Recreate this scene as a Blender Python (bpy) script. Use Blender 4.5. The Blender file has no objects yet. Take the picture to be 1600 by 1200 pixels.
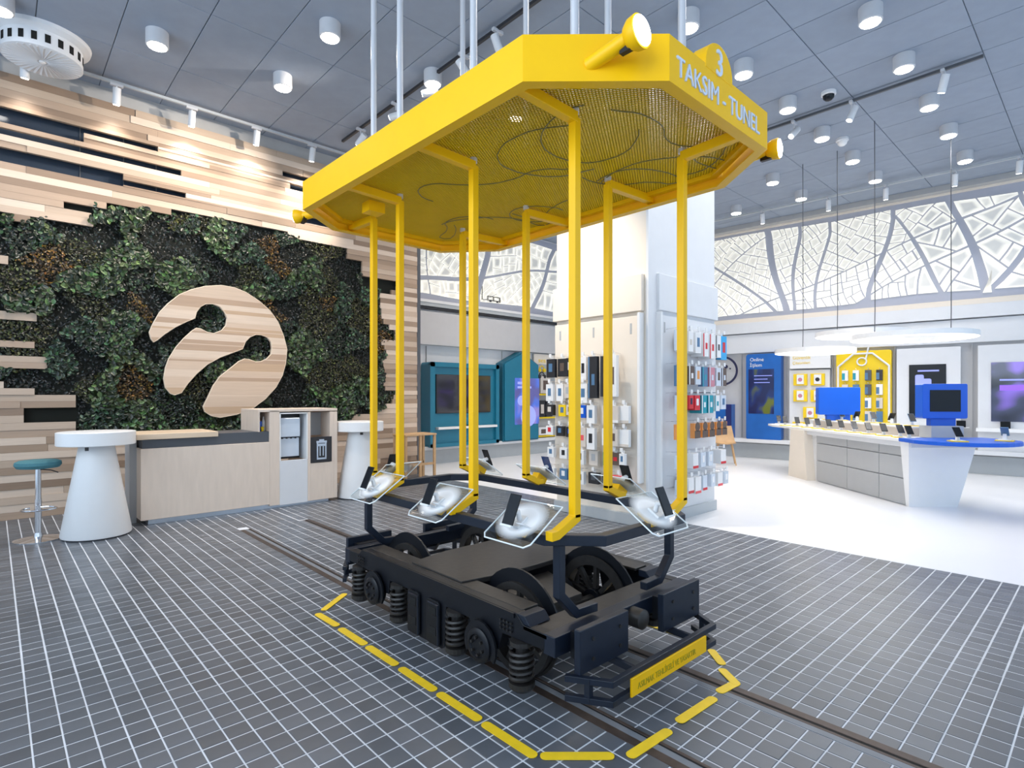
import bpy, math, random
import numpy as np
from mathutils import Matrix, Vector
random.seed(7)
R = math.radians
S = bpy.context.scene
COL = S.collection

# ------------------------------------------------------------------ camera
CAMZ = 1.5
cd = bpy.data.cameras.new('camera'); cam = bpy.data.objects.new('camera', cd); COL.objects.link(cam)
cam.location = (0, 0, CAMZ); cam.rotation_euler = (R(90), 0, -R(42.83))
cd.sensor_width = 36; cd.lens = 876 / 1600 * 36; cd.shift_y = 17 / 1600; cd.clip_start = .05
S.camera = cam
# ------------------------------------------------------------------ world, exposure
S.view_settings.view_transform = 'Standard'; S.view_settings.look = 'None'
S.view_settings.exposure = 0.3; S.view_settings.gamma = 1; S.view_settings.use_curve_mapping = False
w = bpy.data.worlds.new('world'); S.world = w; w.use_nodes = True
w.node_tree.nodes['Background'].inputs[0].default_value = (.62, .78, 1, 1)
w.node_tree.nodes['Background'].inputs[1].default_value = 1.2
def area(name, loc, rot, sx, sy, power, color):
    l = bpy.data.lights.new(name, 'AREA'); l.shape = 'RECTANGLE'; l.size = sx; l.size_y = sy; l.energy = power; l.color = color
    o = bpy.data.objects.new(name, l); COL.objects.link(o); o.location = loc; o.rotation_euler = rot; return o
# daylight entering through the shop windows behind the photographer
DAY = area('daylight_front_windows', (5.5, -2.9, 3.0), (R(90), 0, 0), 14, 4.2, 45, (.80, .90, 1))
DAY2 = area('daylight_side_windows', (-2.9, 2.5, 3.6), (R(90), 0, -R(90)), 8, 3.0, 225, (.80, .90, 1))

# ------------------------------------------------------------------ materials
def mat(name, col, rough=.5, metal=0, var=.04, scale=8, bump=0, emis=None, es=0, spec=.5, stretch=None, objrand=0, coat=0, alpha=1, trans=0):
    m = bpy.data.materials.new(name); m.use_nodes = True; nt = m.node_tree; N = nt.nodes; L = nt.links
    b = N['Principled BSDF']
    b.inputs['Roughness'].default_value = rough; b.inputs['Metallic'].default_value = metal
    b.inputs['Specular IOR Level'].default_value = spec
    b.inputs['Coat Weight'].default_value = coat
    b.inputs['Transmission Weight'].default_value = trans
    tc = N.new('ShaderNodeTexCoord'); mp = N.new('ShaderNodeMapping'); L.new(tc.outputs['Object'], mp.inputs[0])
    if stretch: mp.inputs['Scale'].default_value = stretch
    n = N.new('ShaderNodeTexNoise'); n.inputs['Scale'].default_value = scale; n.inputs['Detail'].default_value = 4
    L.new(mp.outputs[0], n.inputs['Vector'])
    r = N.new('ShaderNodeMapRange'); r.inputs['To Min'].default_value = 1 - var * 2; r.inputs['To Max'].default_value = 1 + var * 2
    L.new(n.outputs[0], r.inputs[0])
    x = N.new('ShaderNodeMix'); x.data_type = 'RGBA'; x.blend_type = 'MULTIPLY'; x.inputs[0].default_value = 1
    x.inputs[6].default_value = (*col, 1); L.new(r.outputs[0], x.inputs[7]); out = x.outputs[2]
    if objrand:
        oi = N.new('ShaderNodeObjectInfo'); g = N.new('ShaderNodeNewGeometry')
        ad = N.new('ShaderNodeMath'); ad.operation = 'ADD'; L.new(oi.outputs['Random'], ad.inputs[0]); L.new(g.outputs['Random Per Island'], ad.inputs[1])
        fr = N.new('ShaderNodeMath'); fr.operation = 'FRACT'; L.new(ad.outputs[0], fr.inputs[0])
        r2 = N.new('ShaderNodeMapRange'); r2.inputs['To Min'].default_value = 1 - objrand; r2.inputs['To Max'].default_value = 1 + objrand
        L.new(fr.outputs[0], r2.inputs[0])
        y = N.new('ShaderNodeMix'); y.data_type = 'RGBA'; y.blend_type = 'MULTIPLY'; y.inputs[0].default_value = 1
        L.new(out, y.inputs[6]); L.new(r2.outputs[0], y.inputs[7]); out = y.outputs[2]
    L.new(out, b.inputs['Base Color'])
    if bump:
        bp = N.new('ShaderNodeBump'); bp.inputs['Strength'].default_value = bump; bp.inputs['Distance'].default_value = .01
        L.new(n.outputs[0], bp.inputs['Height']); L.new(bp.outputs[0], b.inputs['Normal'])
    if emis: b.inputs['Emission Color'].default_value = (*emis, 1); b.inputs['Emission Strength'].default_value = es
    return m
def ramp_mat(name, stops, rough, grain=(1, 5, 16), var=.055, bump=.04, island=True):
    """wood: each piece takes its own tone from the ramp, with long grain"""
    m = mat(name, (1, 1, 1), rough, var=var, scale=3, stretch=grain, bump=bump)
    nt = m.node_tree; N = nt.nodes; L = nt.links
    oi = N.new('ShaderNodeObjectInfo'); g = N.new('ShaderNodeNewGeometry')
    ad = N.new('ShaderNodeMath'); ad.operation = 'ADD'; L.new(oi.outputs['Random'], ad.inputs[0]); ad.inputs[1].default_value = 0
    if island: L.new(g.outputs['Random Per Island'], ad.inputs[1])
    fr = N.new('ShaderNodeMath'); fr.operation = 'FRACT'; L.new(ad.outputs[0], fr.inputs[0])
    cr = N.new('ShaderNodeValToRGB'); cr.color_ramp.interpolation = 'CONSTANT' if len(stops) > 3 else 'LINEAR'
    while len(cr.color_ramp.elements) < len(stops): cr.color_ramp.elements.new(.5)
    for e, (p, c) in zip(cr.color_ramp.elements, stops): e.position = p; e.color = (*c, 1)
    L.new(fr.outputs[0], cr.inputs[0])
    mix = [n for n in N if n.type == 'MIX'][0]; L.new(cr.outputs[0], mix.inputs[6])
    return m
M = {}
M['yellow'] = mat('yellow_paint', (.93, .52, .0015), .38, var=.02, spec=.3)
M['meshyellow_shaded'] = mat('yellow_paint_mesh_shaded', (.70, .45, .004), .5, var=.04, spec=.2)  # canopy's yellow paint darkened, the mesh's own shading put into the colour
M['yellow_tape'] = mat('yellow_floor_tape', (.90, .60, .015), .5, var=.06, scale=20)
M['black'] = mat('black_painted_steel', (.004, .005, .008), .42, var=.1, spec=.35)
M['black2'] = mat('worn_black_iron', (.018, .016, .015), .45, var=.3, scale=25, bump=.1)
M['steelblk'] = mat('navy_black_steel', (.008, .013, .025), .38, var=.08, spec=.4)
M['chrome'] = mat('chrome', (.8, .8, .82), .12, 1, var=.02)
M['rod'] = mat('brushed_steel_rod', (.74, .74, .76), .3, .45, var=.03)
M['rail'] = mat('rusty_rail_steel', (.075, .055, .047), .45, .5, var=.25, scale=14, bump=.1)
M['groove'] = mat('rail_groove', (.008, .007, .007), .8)
M['tile'] = mat('dark_slate_tile', (.098, .108, .125), .33, var=.12, scale=6, objrand=.20, bump=.04, spec=.6)
M['grout'] = mat('pale_grout', (.62, .64, .68), .8, var=.12, scale=5)
M['whitefloor'] = mat('white_resin_floor', (.80, .80, .81), .28, var=.015, scale=1.5)
M['woodw'] = ramp_mat('oak_planks', [(0, (.33, .235, .165)), (.14, (.50, .385, .295)), (.34, (.40, .29, .21)), (.5, (.62, .50, .40)), (.72, (.26, .18, .125)), (.84, (.45, .345, .26))], .5)
M['woodlogo'] = ramp_mat('emblem_oak', [(0, (.62, .47, .35)), (.25, (.52, .36, .235)), (.5, (.68, .54, .42)), (.75, (.46, .32, .22))], .5, island=False)
M['edge'] = mat('pale_cut_edge', (.72, .6, .46), .5)
M['plate_dark'] = mat('dark_glossy_backing', (.035, .048, .07), .08, var=.1, scale=2)
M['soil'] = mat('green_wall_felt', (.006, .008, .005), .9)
M['ply'] = mat('whitewashed_plywood', (.72, .60, .50), .5, var=.05, scale=3, stretch=(6, 6, 1))
M['ply2'] = mat('light_ash_top', (.72, .56, .40), .4, var=.08, scale=3, stretch=(1, 8, 8))
M['chairwood'] = mat('oak_furniture', (.52, .33, .17), .5, var=.1)
M['white'] = mat('white_lacquer', (.80, .80, .80), .35, var=.01)
M['whitem'] = mat('matt_white', (.69, .70, .72), .6, var=.015)
M['wall'] = mat('pale_grey_paint', (.54, .54, .55), .7, var=.02)
M['wallwarmlit'] = mat('warm_lit_white_paint', (.76, .69, .60), .7, var=.015)  # white paint tinted warm: lamp light on the pillar put into the colour
M['grey'] = mat('mid_grey_laminate', (.42, .43, .44), .45, var=.02)
M['greydk'] = mat('graphite_laminate', (.075, .082, .095), .4, var=.03)
M['plinth'] = mat('plinth_grey', (.45, .48, .50), .35, var=.02)
M['plinthdk'] = mat('worn_concrete', (.17, .185, .21), .5, var=.1)
M['alu'] = mat('brushed_aluminium', (.62, .68, .76), .3, .8, var=.04)
M['ceil'] = mat('acoustic_ceiling_panel', (.275, .32, .395), .8, var=.05, scale=5, objrand=.035, bump=.08)
M['ceilgap'] = mat('ceiling_joint', (.36, .40, .46), .8)
M['ceilcap'] = mat('cove_plaster', (.40, .40, .40), .8)
M['lampbody'] = mat('lamp_housing', (.52, .53, .56), .5)
M['lamp'] = mat('lit_diffuser', (1, 1, 1), .5, emis=(1, .97, .93), es=14)
M['lampsoft'] = mat('lit_ring_diffuser', (1, 1, 1), .5, emis=(1, .97, .93), es=1.6)
M['blacktrack'] = mat('black_track', (.02, .02, .024), .4)
M['hole'] = mat('dark_slot', (.004, .004, .004), .9)
M['teal'] = mat('teal_lacquer', (.010, .17, .27), .35, var=.03)
M['tealdk'] = mat('teal_recess', (.008, .125, .20), .4, var=.03)
M['tealfab'] = mat('teal_upholstery', (.06, .19, .22), .8, var=.08, scale=60, bump=.1)
M['blue'] = mat('royal_blue_lacquer', (.0, .095, .58), .35, var=.02)
M['bluebk'] = mat('blue_wall_panel', (.006, .11, .42), .35, var=.12, scale=3)
M['bluedk'] = mat('deep_blue', (.004, .012, .12), .4)
M['navy'] = mat('navy_print', (.012, .014, .06), .5)
M['screen'] = mat('dark_screen', (.006, .009, .014), .25, spec=.25)
M['tvscreen'] = mat('tv_screen', (.028, .027, .032), .06, spec=.8)
M['phone'] = mat('phone_body', (.004, .005, .007), .3, spec=.2)
M['phoneblue'] = mat('blue_phone', (.008, .03, .11), .2)
M['glassedge'] = mat('bright_glass_edge', (.85, .9, .92), .15, spec=.8)
M['frost'] = mat('frosted_white_print', (.86, .88, .9), .3)
M['yellowp'] = mat('yellow_laminate', (.86, .60, .006), .4, var=.02)
M['cream'] = mat('cream_carton', (.62, .56, .50), .6)
M['red'] = mat('red_carton', (.62, .02, .03), .45)
M['coral'] = mat('coral_carton', (.78, .10, .11), .45)
M['cyan'] = mat('cyan_carton', (.01, .36, .72), .4)
M['turq'] = mat('turquoise_carton', (.01, .30, .38), .4)
M['orange'] = mat('orange_carton', (.75, .30, .08), .45)
M['brown'] = mat('brown_carton', (.11, .075, .06), .5)
M['pink'] = mat('pink_carton', (.55, .22, .27), .45)
M['bluegr'] = mat('dusty_blue_carton', (.08, .18, .32), .45)
M['green'] = mat('green_carton', (.03, .3, .14), .45)
M['clear'] = mat('blister_plastic', (.62, .68, .76), .12, spec=.8)
M['lettering'] = mat('pale_letters', (.62, .70, .86), .4)
M['olive'] = mat('olive_letters', (.42, .34, .01), .5)
M['wire'] = mat('dark_cable', (.20, .17, .04), .5)
M['map_street'] = mat('map_street_board', (.40, .42, .50), .5, var=.02)
def glass():
    m = bpy.data.materials.new('clear_tray_glass'); m.use_nodes = True; nt = m.node_tree; N = nt.nodes; L = nt.links
    N.remove(N['Principled BSDF']); o = N['Material Output']
    t = N.new('ShaderNodeBsdfTransparent'); t.inputs[0].default_value = (.95, .97, .97, 1)
    g = N.new('ShaderNodeBsdfGlossy'); g.inputs['Roughness'].default_value = .03
    x = N.new('ShaderNodeMixShader'); x.inputs[0].default_value = .07; L.new(t.outputs[0], x.inputs[1]); L.new(g.outputs[0], x.inputs[2]); L.new(x.outputs[0], o.inputs[0])
    return m
M['glass'] = glass()
def frosted():
    """white frosted oval on the tray glass, widened to paint in lamp glow, clear at its rim"""
    m = bpy.data.materials.new('frosted_oval_glow'); m.use_nodes = True; nt = m.node_tree; N = nt.nodes; L = nt.links
    b = N['Principled BSDF']; b.inputs['Base Color'].default_value = (.9, .92, .94, 1); b.inputs['Roughness'].default_value = .35
    tc = N.new('ShaderNodeTexCoord'); mp = N.new('ShaderNodeMapping'); mp.inputs['Location'].default_value = (-.5, -.5, -.5)
    L.new(tc.outputs['Generated'], mp.inputs[0])
    cm = N.new('ShaderNodeVectorMath'); cm.operation = 'MULTIPLY'; cm.inputs[1].default_value = (2, 2, 0); L.new(mp.outputs[0], cm.inputs[0])
    ln = N.new('ShaderNodeVectorMath'); ln.operation = 'LENGTH'; L.new(cm.outputs[0], ln.inputs[0])
    r = N.new('ShaderNodeMapRange'); r.inputs['From Min'].default_value = 1.0; r.inputs['From Max'].default_value = .6; L.new(ln.outputs['Value'], r.inputs[0])
    L.new(r.outputs[0], b.inputs['Alpha'])
    return m
M['oval'] = frosted()  # frosting enlarged so its white also carries painted lamp reflections
def mapmat():
    """edge-lit acrylic block: glows along its rim, greyer in the middle"""
    m = bpy.data.materials.new('edge_lit_acrylic'); m.use_nodes = True; nt = m.node_tree; N = nt.nodes; L = nt.links
    b = N['Principled BSDF']; a = N.new('ShaderNodeAttribute'); a.attribute_name = 'glow'
    b.inputs['Base Color'].default_value = (.66, .66, .64, 1); b.inputs['Roughness'].default_value = .5
    n = N.new('ShaderNodeTexNoise'); n.inputs['Scale'].default_value = 1.2
    mu = N.new('ShaderNodeMath'); mu.operation = 'MULTIPLY'; L.new(a.outputs['Fac'], mu.inputs[0]); L.new(n.outputs[0], mu.inputs[1])
    m2 = N.new('ShaderNodeMath'); m2.operation = 'MULTIPLY'; L.new(mu.outputs[0], m2.inputs[0]); m2.inputs[1].default_value = 1.05
    b.inputs['Emission Color'].default_value = (1, .95, .80, 1); L.new(m2.outputs[0], b.inputs['Emission Strength'])
    return m
M['mapblock'] = mapmat()
def leafmat():
    m = bpy.data.materials.new('leaves'); m.use_nodes = True; nt = m.node_tree
    b = nt.nodes['Principled BSDF']; a = nt.nodes.new('ShaderNodeAttribute'); a.attribute_name = 'Col'
    nt.links.new(a.outputs['Color'], b.inputs['Base Color']); b.inputs['Roughness'].default_value = .32
    return m
M['leaf'] = leafmat()
def screenmat(name, kind):
    """lit screens: procedural picture"""
    m = bpy.data.materials.new(name); m.use_nodes = True; nt = m.node_tree; N = nt.nodes; L = nt.links
    b = N['Principled BSDF']; b.inputs['Base Color'].default_value = (.01, .01, .012, 1); b.inputs['Roughness'].default_value = .1
    tc = N.new('ShaderNodeTexCoord'); gr = N.new('ShaderNodeTexNoise'); gr.inputs['Scale'].default_value = 2.2; gr.inputs['Detail'].default_value = 1
    L.new(tc.outputs['Generated'], gr.inputs[0]); cr = N.new('ShaderNodeValToRGB'); L.new(gr.outputs[0], cr.inputs[0])
    pal = {'purple': [(.38, (.02, .025, .04)), (.5, (.05, .06, .12)), (.6, (.22, .14, .65))],
           'violet': [(.4, (.10, .10, .30)), (.52, (.08, .16, .62)), (.62, (.25, .22, .55))],
           'bluey': [(.45, (.002, .006, .06)), (.55, (.004, .02, .12)), (.66, (.10, .12, .01))]}[kind]
    while len(cr.color_ramp.elements) < 3: cr.color_ramp.elements.new(.5)
    for e, (p, c) in zip(cr.color_ramp.elements, pal): e.position = p; e.color = (*c, 1)
    L.new(cr.outputs[0], b.inputs['Emission Color']); b.inputs['Emission Strength'].default_value = 1
    return m
M['scr_purple'] = screenmat('screen_purple', 'purple'); M['scr_violet'] = screenmat('screen_violet', 'violet'); M['scr_blue'] = screenmat('screen_blue', 'bluey')
M['scr_light'] = mat('screen_text_blue', (.1, .12, .3), .4, emis=(.28, .32, .85), es=.9)
M['scr_purp2'] = mat('screen_glow_violet', (.1, .05, .3), .4, emis=(.25, .10, .85), es=.9)

# ------------------------------------------------------------------ mesh helpers
def top_loc(o):
    while o.parent: o = o.parent
    return o.location
class MB:
    def __init__(s): s.v = []; s.f = []
    def add(s, vs, fs):
        k = len(s.v); s.v += [tuple(p) for p in vs]; s.f += [tuple(i + k for i in f) for f in fs]; return s
    def bx(s, x0, x1, y0, y1, z0, z1, mtx=None):
        vs = [Vector((x, y, z)) for z in (z0, z1) for y in (y0, y1) for x in (x0, x1)]
        if mtx: vs = [mtx @ p for p in vs]
        return s.add(vs, [(0, 2, 3, 1), (4, 5, 7, 6), (0, 1, 5, 4), (2, 6, 7, 3), (0, 4, 6, 2), (1, 3, 7, 5)])
    def prism(s, pts, f3, g3):
        """closed polygon pts; f3/g3 map (a,b) to the two end faces"""
        n = len(pts); vs = [f3(*p) for p in pts] + [g3(*p) for p in pts]
        return s.add(vs, [tuple(range(n))[::-1], tuple(range(n, 2 * n))] + [(i, (i + 1) % n, n + (i + 1) % n, n + i) for i in range(n)])
    def slab(s, pts, z0, z1): return s.prism(pts, lambda x, y: (x, y, z0), lambda x, y: (x, y, z1))
    def wallp(s, pts, y0, y1): return s.prism(pts, lambda x, z: (x, y1, z), lambda x, z: (x, y0, z))
    def cyl(s, p, q, r, r2=None, n=16, caps=True):
        p = Vector(p); q = Vector(q); r2 = r if r2 is None else r2; d = (q - p).normalized()
        a = d.orthogonal().normalized(); b = d.cross(a)
        vs = [p + r * (math.cos(t) * a + math.sin(t) * b) for t in [2 * math.pi * i / n for i in range(n)]] + \
             [q + r2 * (math.cos(t) * a + math.sin(t) * b) for t in [2 * math.pi * i / n for i in range(n)]]
        fs = [(i, (i + 1) % n, n + (i + 1) % n, n + i) for i in range(n)]
        if caps: fs += [tuple(range(n))[::-1], tuple(range(n, 2 * n))]
        return s.add(vs, fs)
    def tube(s, pts, r, n=8, closed=False, up=None, square=None):
        """swept tube; square=(w,h) gives a rectangular bar"""
        pts = [Vector(p) for p in pts]; m = len(pts); rings = []
        up = Vector(up) if up else None; prev = None
        for i, p in enumerate(pts):
            a = (pts[i] - pts[i - 1]).normalized() if (i or closed) else None
            b = (pts[(i + 1) % m] - pts[i]).normalized() if (i < m - 1 or closed) else None
            t = (a or b) if (a is None or b is None) else (a + b).normalized()
            k = 1 / max(.35, (a.dot(t) if a and b else 1))
            if up is not None: sd = t.cross(up).normalized(); u2 = sd.cross(t).normalized()
            else:
                if prev is None: sd = t.orthogonal().normalized()
                else: sd = (prev - t * prev.dot(t)).normalized()
                prev = sd; u2 = sd.cross(t).normalized()
            if square: w2, h2 = square[0] / 2, square[1] / 2; rings.append([p + sd * (w2 * k * x) + u2 * (h2 * y) for x, y in ((-1, -1), (1, -1), (1, 1), (-1, 1))])
            else: rings.append([p + r * (math.cos(2 * math.pi * j / n) * sd + math.sin(2 * math.pi * j / n) * u2) for j in range(n)])
        n = 4 if square else n; k0 = len(s.v)
        for rg in rings: s.v += [tuple(p) for p in rg]
        for i in range(m if closed else m - 1):
            for j in range(n):
                s.f.append((k0 + i * n + j, k0 + i * n + (j + 1) % n, k0 + ((i + 1) % m) * n + (j + 1) % n, k0 + ((i + 1) % m) * n + j))
        if not closed: s.f.append(tuple(k0 + j for j in range(n))[::-1]); s.f.append(tuple(k0 + (m - 1) * n + j for j in range(n)))
        return s
    def lathe(s, prof, c=(0, 0, 0), n=32, mtx=None, ring=False):
        k = len(s.v); m = len(prof)
        for r, z in prof:
            for j in range(n):
                p = Vector((r * math.cos(2 * math.pi * j / n), r * math.sin(2 * math.pi * j / n), z))
                if mtx: p = mtx @ p
                s.v.append((p[0] + c[0], p[1] + c[1], p[2] + c[2]))
        for i in range(m if ring else m - 1):
            i2 = (i + 1) % m
            for j in range(n): s.f.append((k + i * n + j, k + i * n + (j + 1) % n, k + i2 * n + (j + 1) % n, k + i2 * n + j))
        if ring: return s
        s.f.append(tuple(k + j for j in range(n))[::-1]); s.f.append(tuple(k + (m - 1) * n + j for j in range(n)))
        return s
    def build(s, name, m, parent=None, w=False, smooth=False, bevel=0, label=None, kind=None):
        vs = s.v
        if w and parent: l = top_loc(parent); vs = [(a - l[0], b - l[1], c - l[2]) for a, b, c in vs]
        me = bpy.data.meshes.new(name); me.from_pydata(vs, [], s.f); me.materials.append(M[m] if isinstance(m, str) else m)
        if smooth:
            me.polygons.foreach_set('use_smooth', [True] * len(me.polygons))
        me.validate(); me.update()
        o = bpy.data.objects.new(name, me); COL.objects.link(o)
        if parent: o.parent = parent
        if smooth:
            try: me.set_sharp_from_angle(angle=R(40))
            except Exception: pass
        if bevel:
            b = o.modifiers.new('bevel', 'BEVEL'); b.width = bevel; b.segments = 2; b.limit_method = 'ANGLE'; b.angle_limit = R(40)
        if label: o['label'] = label
        if kind: o['kind'] = kind
        return o
def thing(name, label, cat, loc=(0, 0, 0), rz=0, group=None):
    o = bpy.data.objects.new(name, None); COL.objects.link(o); o.location = loc; o.rotation_euler = (0, 0, rz); o.empty_display_size = .1
    o['label'] = label; o['category'] = cat
    if group: o['group'] = group
    return o
def tag(o, label, cat, group=None, kind=None):
    o['label'] = label; o['category'] = cat
    if group: o['group'] = group
    if kind: o['kind'] = kind
    return o
def struct(o): o['kind'] = 'structure'; return o
def kids(o): return [c for c in bpy.data.objects if c.parent == o]
def copy_tree(o, loc=None, rz=None, label=None, parent=None):
    c = o.copy(); COL.objects.link(c)
    if parent: c.parent = parent
    if loc is not None: c.location = loc
    if rz is not None: c.rotation_euler = (0, 0, rz)
    if label: c['label'] = label
    for k in kids(o): copy_tree(k, parent=c)
    return c
def text(s, size, ext, m, parent, mtx, name='lettering', sx=1, bold=0, w=False, align='LEFT'):
    cu = bpy.data.curves.new(name, 'FONT'); cu.body = s; cu.size = size; cu.extrude = ext; cu.offset = bold; cu.align_x = align; cu.resolution_u = 3
    t = bpy.data.objects.new(name, cu); COL.objects.link(t)
    dg = bpy.context.evaluated_depsgraph_get(); me = bpy.data.meshes.new_from_object(t.evaluated_get(dg))
    COL.objects.unlink(t); bpy.data.objects.remove(t)
    A = Matrix(mtx) if not isinstance(mtx, Matrix) else mtx
    if w: A = Matrix.Translation(-Vector(top_loc(parent))) @ A
    me.transform(A @ Matrix.Diagonal((sx, 1, 1, 1))); me.materials.clear(); me.materials.append(M[m])
    o = bpy.data.objects.new(name, me); COL.objects.link(o); o.parent = parent; return o
FRONT = lambda x, y, z: Matrix.Translation((x, y, z)) @ Matrix.Rotation(R(90), 4, 'X')     # reads from -Y
def inside(x, z, P):
    c = False; j = len(P) - 1
    for i in range(len(P)):
        if (P[i][1] > z) != (P[j][1] > z) and x < (P[j][0] - P[i][0]) * (z - P[i][1]) / (P[j][1] - P[i][1]) + P[i][0]: c = not c
        j = i
    return c
def rrect(x0, x1, z0, z1, r, n=4):
    P = []
    for cx, cz, a in ((x1 - r, z1 - r, 0), (x0 + r, z1 - r, 90), (x0 + r, z0 + r, 180), (x1 - r, z0 + r, 270)):
        for i in range(n + 1): t = R(a + 90 * i / n); P.append((cx + r * math.cos(t), cz + r * math.sin(t)))
    return P
ORD = ['first', 'second', 'third', 'fourth', 'fifth', 'sixth', 'seventh', 'eighth', 'ninth', 'tenth', 'eleventh', 'twelfth', 'thirteenth']

# ================================================================== SETTING
CZ = 5.55
fl = struct(MB().bx(-3, 5.945, -3, 9.2, -.12, -.002).build('floor', 'grout'))
fl2 = struct(MB().bx(5.945, 15.2, -3, 10.4, -.12, 0).build('floor', 'whitefloor'))
# -- tiles
def tile_zone(x0, x1, xp, yp):
    T = []; px, py = .1052, .1078; g = .0068
    i0 = math.floor((x0 - xp) / px); i1 = math.ceil((x1 - xp) / px)
    for i in range(i0, i1):
        a = max(x0, xp + i * px + g / 2); b = min(x1, xp + (i + 1) * px - g / 2)
        if b - a < .012: continue
        for j in range(math.floor((-.2 - yp) / py), math.ceil((9.0 - yp) / py)):
            T.append((a, b, yp + j * py + g / 2, yp + (j + 1) * py - g / 2))
    return T
TL = tile_zone(-1.7, 2.012, .123, 2.411) + tile_zone(2.118, 2.682, 2.682, .94) + tile_zone(2.802, 5.94, 5.94, 1.057)
TL += [t for t in tile_zone(2.012, 2.118, 2.016, 2.411) + tile_zone(2.682, 2.802, 2.69, .94) if t[2] > 6.62]
fwd = (math.sin(R(42.83)), math.cos(R(42.83)))
def tkey(t):
    cx, cy = (t[0] + t[1]) / 2, (t[2] + t[3]) / 2; wd = cx * fwd[0] + cy * fwd[1]
    if wd < .6: return 1e9
    u = 800 + 876 * (cx * fwd[1] - cy * fwd[0]) / wd; v = 617 + 876 * 1.5 / wd
    if not (-20 < u < 1620 and v < 1225): return 1e8 + wd
    if 1.7 < cx < 3.1 and 1.6 < cy < 3.7: return 1e7 + wd
    return wd
TL.sort(key=tkey)
cache = {}
def tile_mesh(sx, sy):
    k = (round(sx, 3), round(sy, 3))
    if k not in cache:
        b = .0025; v = []
        for z, i in ((-.008, 0), (-.0015, 0), (0, b)):
            v += [(-sx / 2 + i, -sy / 2 + i, z), (sx / 2 - i, -sy / 2 + i, z), (sx / 2 - i, sy / 2 - i, z), (-sx / 2 + i, sy / 2 - i, z)]
        f = [(8, 9, 10, 11)] + [(l + a, l + (a + 1) % 4, l + 4 + (a + 1) % 4, l + 4 + a) for l in (0, 4) for a in range(4)]
        me = bpy.data.meshes.new('tile'); me.from_pydata(v, [], f); me.materials.append(M['tile']); cache[k] = me
    return cache[k]
for t in TL[:298]:
    o = bpy.data.objects.new('tile', tile_mesh(t[1] - t[0], t[3] - t[2])); COL.objects.link(o); o.parent = fl
    o.location = ((t[0] + t[1]) / 2, (t[2] + t[3]) / 2, random.uniform(-.0006, .0006))
mb = MB()
for t in TL[298:]:
    z = random.uniform(-.0006, .0006); b = .002; k = len(mb.v)
    for zz, i in ((-.006, 0), (z, b)):
        mb.v += [(t[0] + i, t[2] + i, zz), (t[1] - i, t[2] + i, zz), (t[1] - i, t[3] - i, zz), (t[0] + i, t[3] - i, zz)]
    mb.f += [(k + 4, k + 5, k + 6, k + 7)] + [(k + a, k + (a + 1) % 4, k + 4 + (a + 1) % 4, k + 4 + a) for a in range(4)]
mb.build('tiles', 'tile', fl, kind='stuff')
# -- rails, flush grooved
for lab, x0, x1, g0, g1, yl, yr in (('left grooved steel tram rail sunk in the dark tiles under the bogie', 2.008, 2.120, 2.094, 2.104, -1, 6.6),
                                    ('right grooved steel tram rail running out to the lower right corner', 2.722, 2.802, 2.740, 2.756, -1, 6.62)):
    t = thing('tram_rail', lab, 'rail', ((x0 + x1) / 2, 2.6, 0), 0, 'tram rails in the floor')
    if x0 < 2.5:
        MB().bx(x0, 2.058, yl, yr, -.03, .002).build('guard_strip', 'rail', t, w=True, bevel=.002)
        MB().bx(2.058, g0, yl, yr, -.03, .001).build('concrete_strip', 'plinthdk', t, w=True)
    else:
        MB().bx(x0, g0, yl, yr, -.03, .002).build('guard_strip', 'rail', t, w=True, bevel=.002)
        MB().bx(2.682, x0, yl, yr, -.03, .001).build('concrete_strip', 'plinthdk', t, w=True)
    MB().bx(g1, x1, yl, yr, -.03, .004).build('rail_head', 'rail', t, w=True, bevel=.002)
    MB().bx(g0, g1, yl, yr, -.03, .0004).build('groove', 'groove', t, w=True)
# -- yellow dashes
DS = [((1.935, 3.94), (1.70, 3.76)), ((1.63, 3.70), (1.64, 3.45)), ((1.636, 3.367), (1.640, 3.08)), ((1.638, 3.013), (1.642, 2.73)), ((1.641, 2.651), (1.644, 2.365)),
      ((1.642, 2.295), (1.646, 2.011)), ((1.643, 1.945), (1.648, 1.654)), ((1.68, 1.61), (1.875, 1.43)), ((1.95, 1.372), (2.20, 1.358)), ((2.32, 1.365), (2.60, 1.352)),
      ((2.70, 1.362), (2.83, 1.345)), ((2.83, 1.345), (2.91, 1.455)), ((2.985, 1.50), (3.085, 1.61)), ((3.145, 1.70), (3.145, 1.93)), ((3.145, 2.01), (3.14, 2.28)), ((3.14, 2.36), (3.14, 2.64)),
      ((3.14, 2.72), (3.14, 3.0)), ((3.14, 3.08), (3.14, 3.36)), ((3.12, 3.45), (3.12, 3.68)), ((3.05, 3.80), (2.86, 3.97)), ((2.76, 4.0), (2.5, 4.01)), ((2.4, 4.01), (2.15, 4.01))]
DL = ['beside the back end of the bogie, at the far left corner', 'bent round the far left corner of the bogie outline'] + \
     ['along the left side, %s after the far left corner' % ORD[i] for i in range(5)] + \
     ['slanting across the near left corner of the outline', 'crossing the left rail in front of the bogie', 'in front of the yellow bumper sign between the rails',
      'short piece over the right rail at the near right corner', 'slanting out from the right rail at the near right corner', 'right of the bumper, beyond the corner piece'] + \
     ['on the right side of the bogie, %s from the front' % ORD[i] for i in range(6)] + ['slanting at the far right corner of the outline', 'behind the bogie, right hand one', 'behind the bogie, left hand one']
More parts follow.
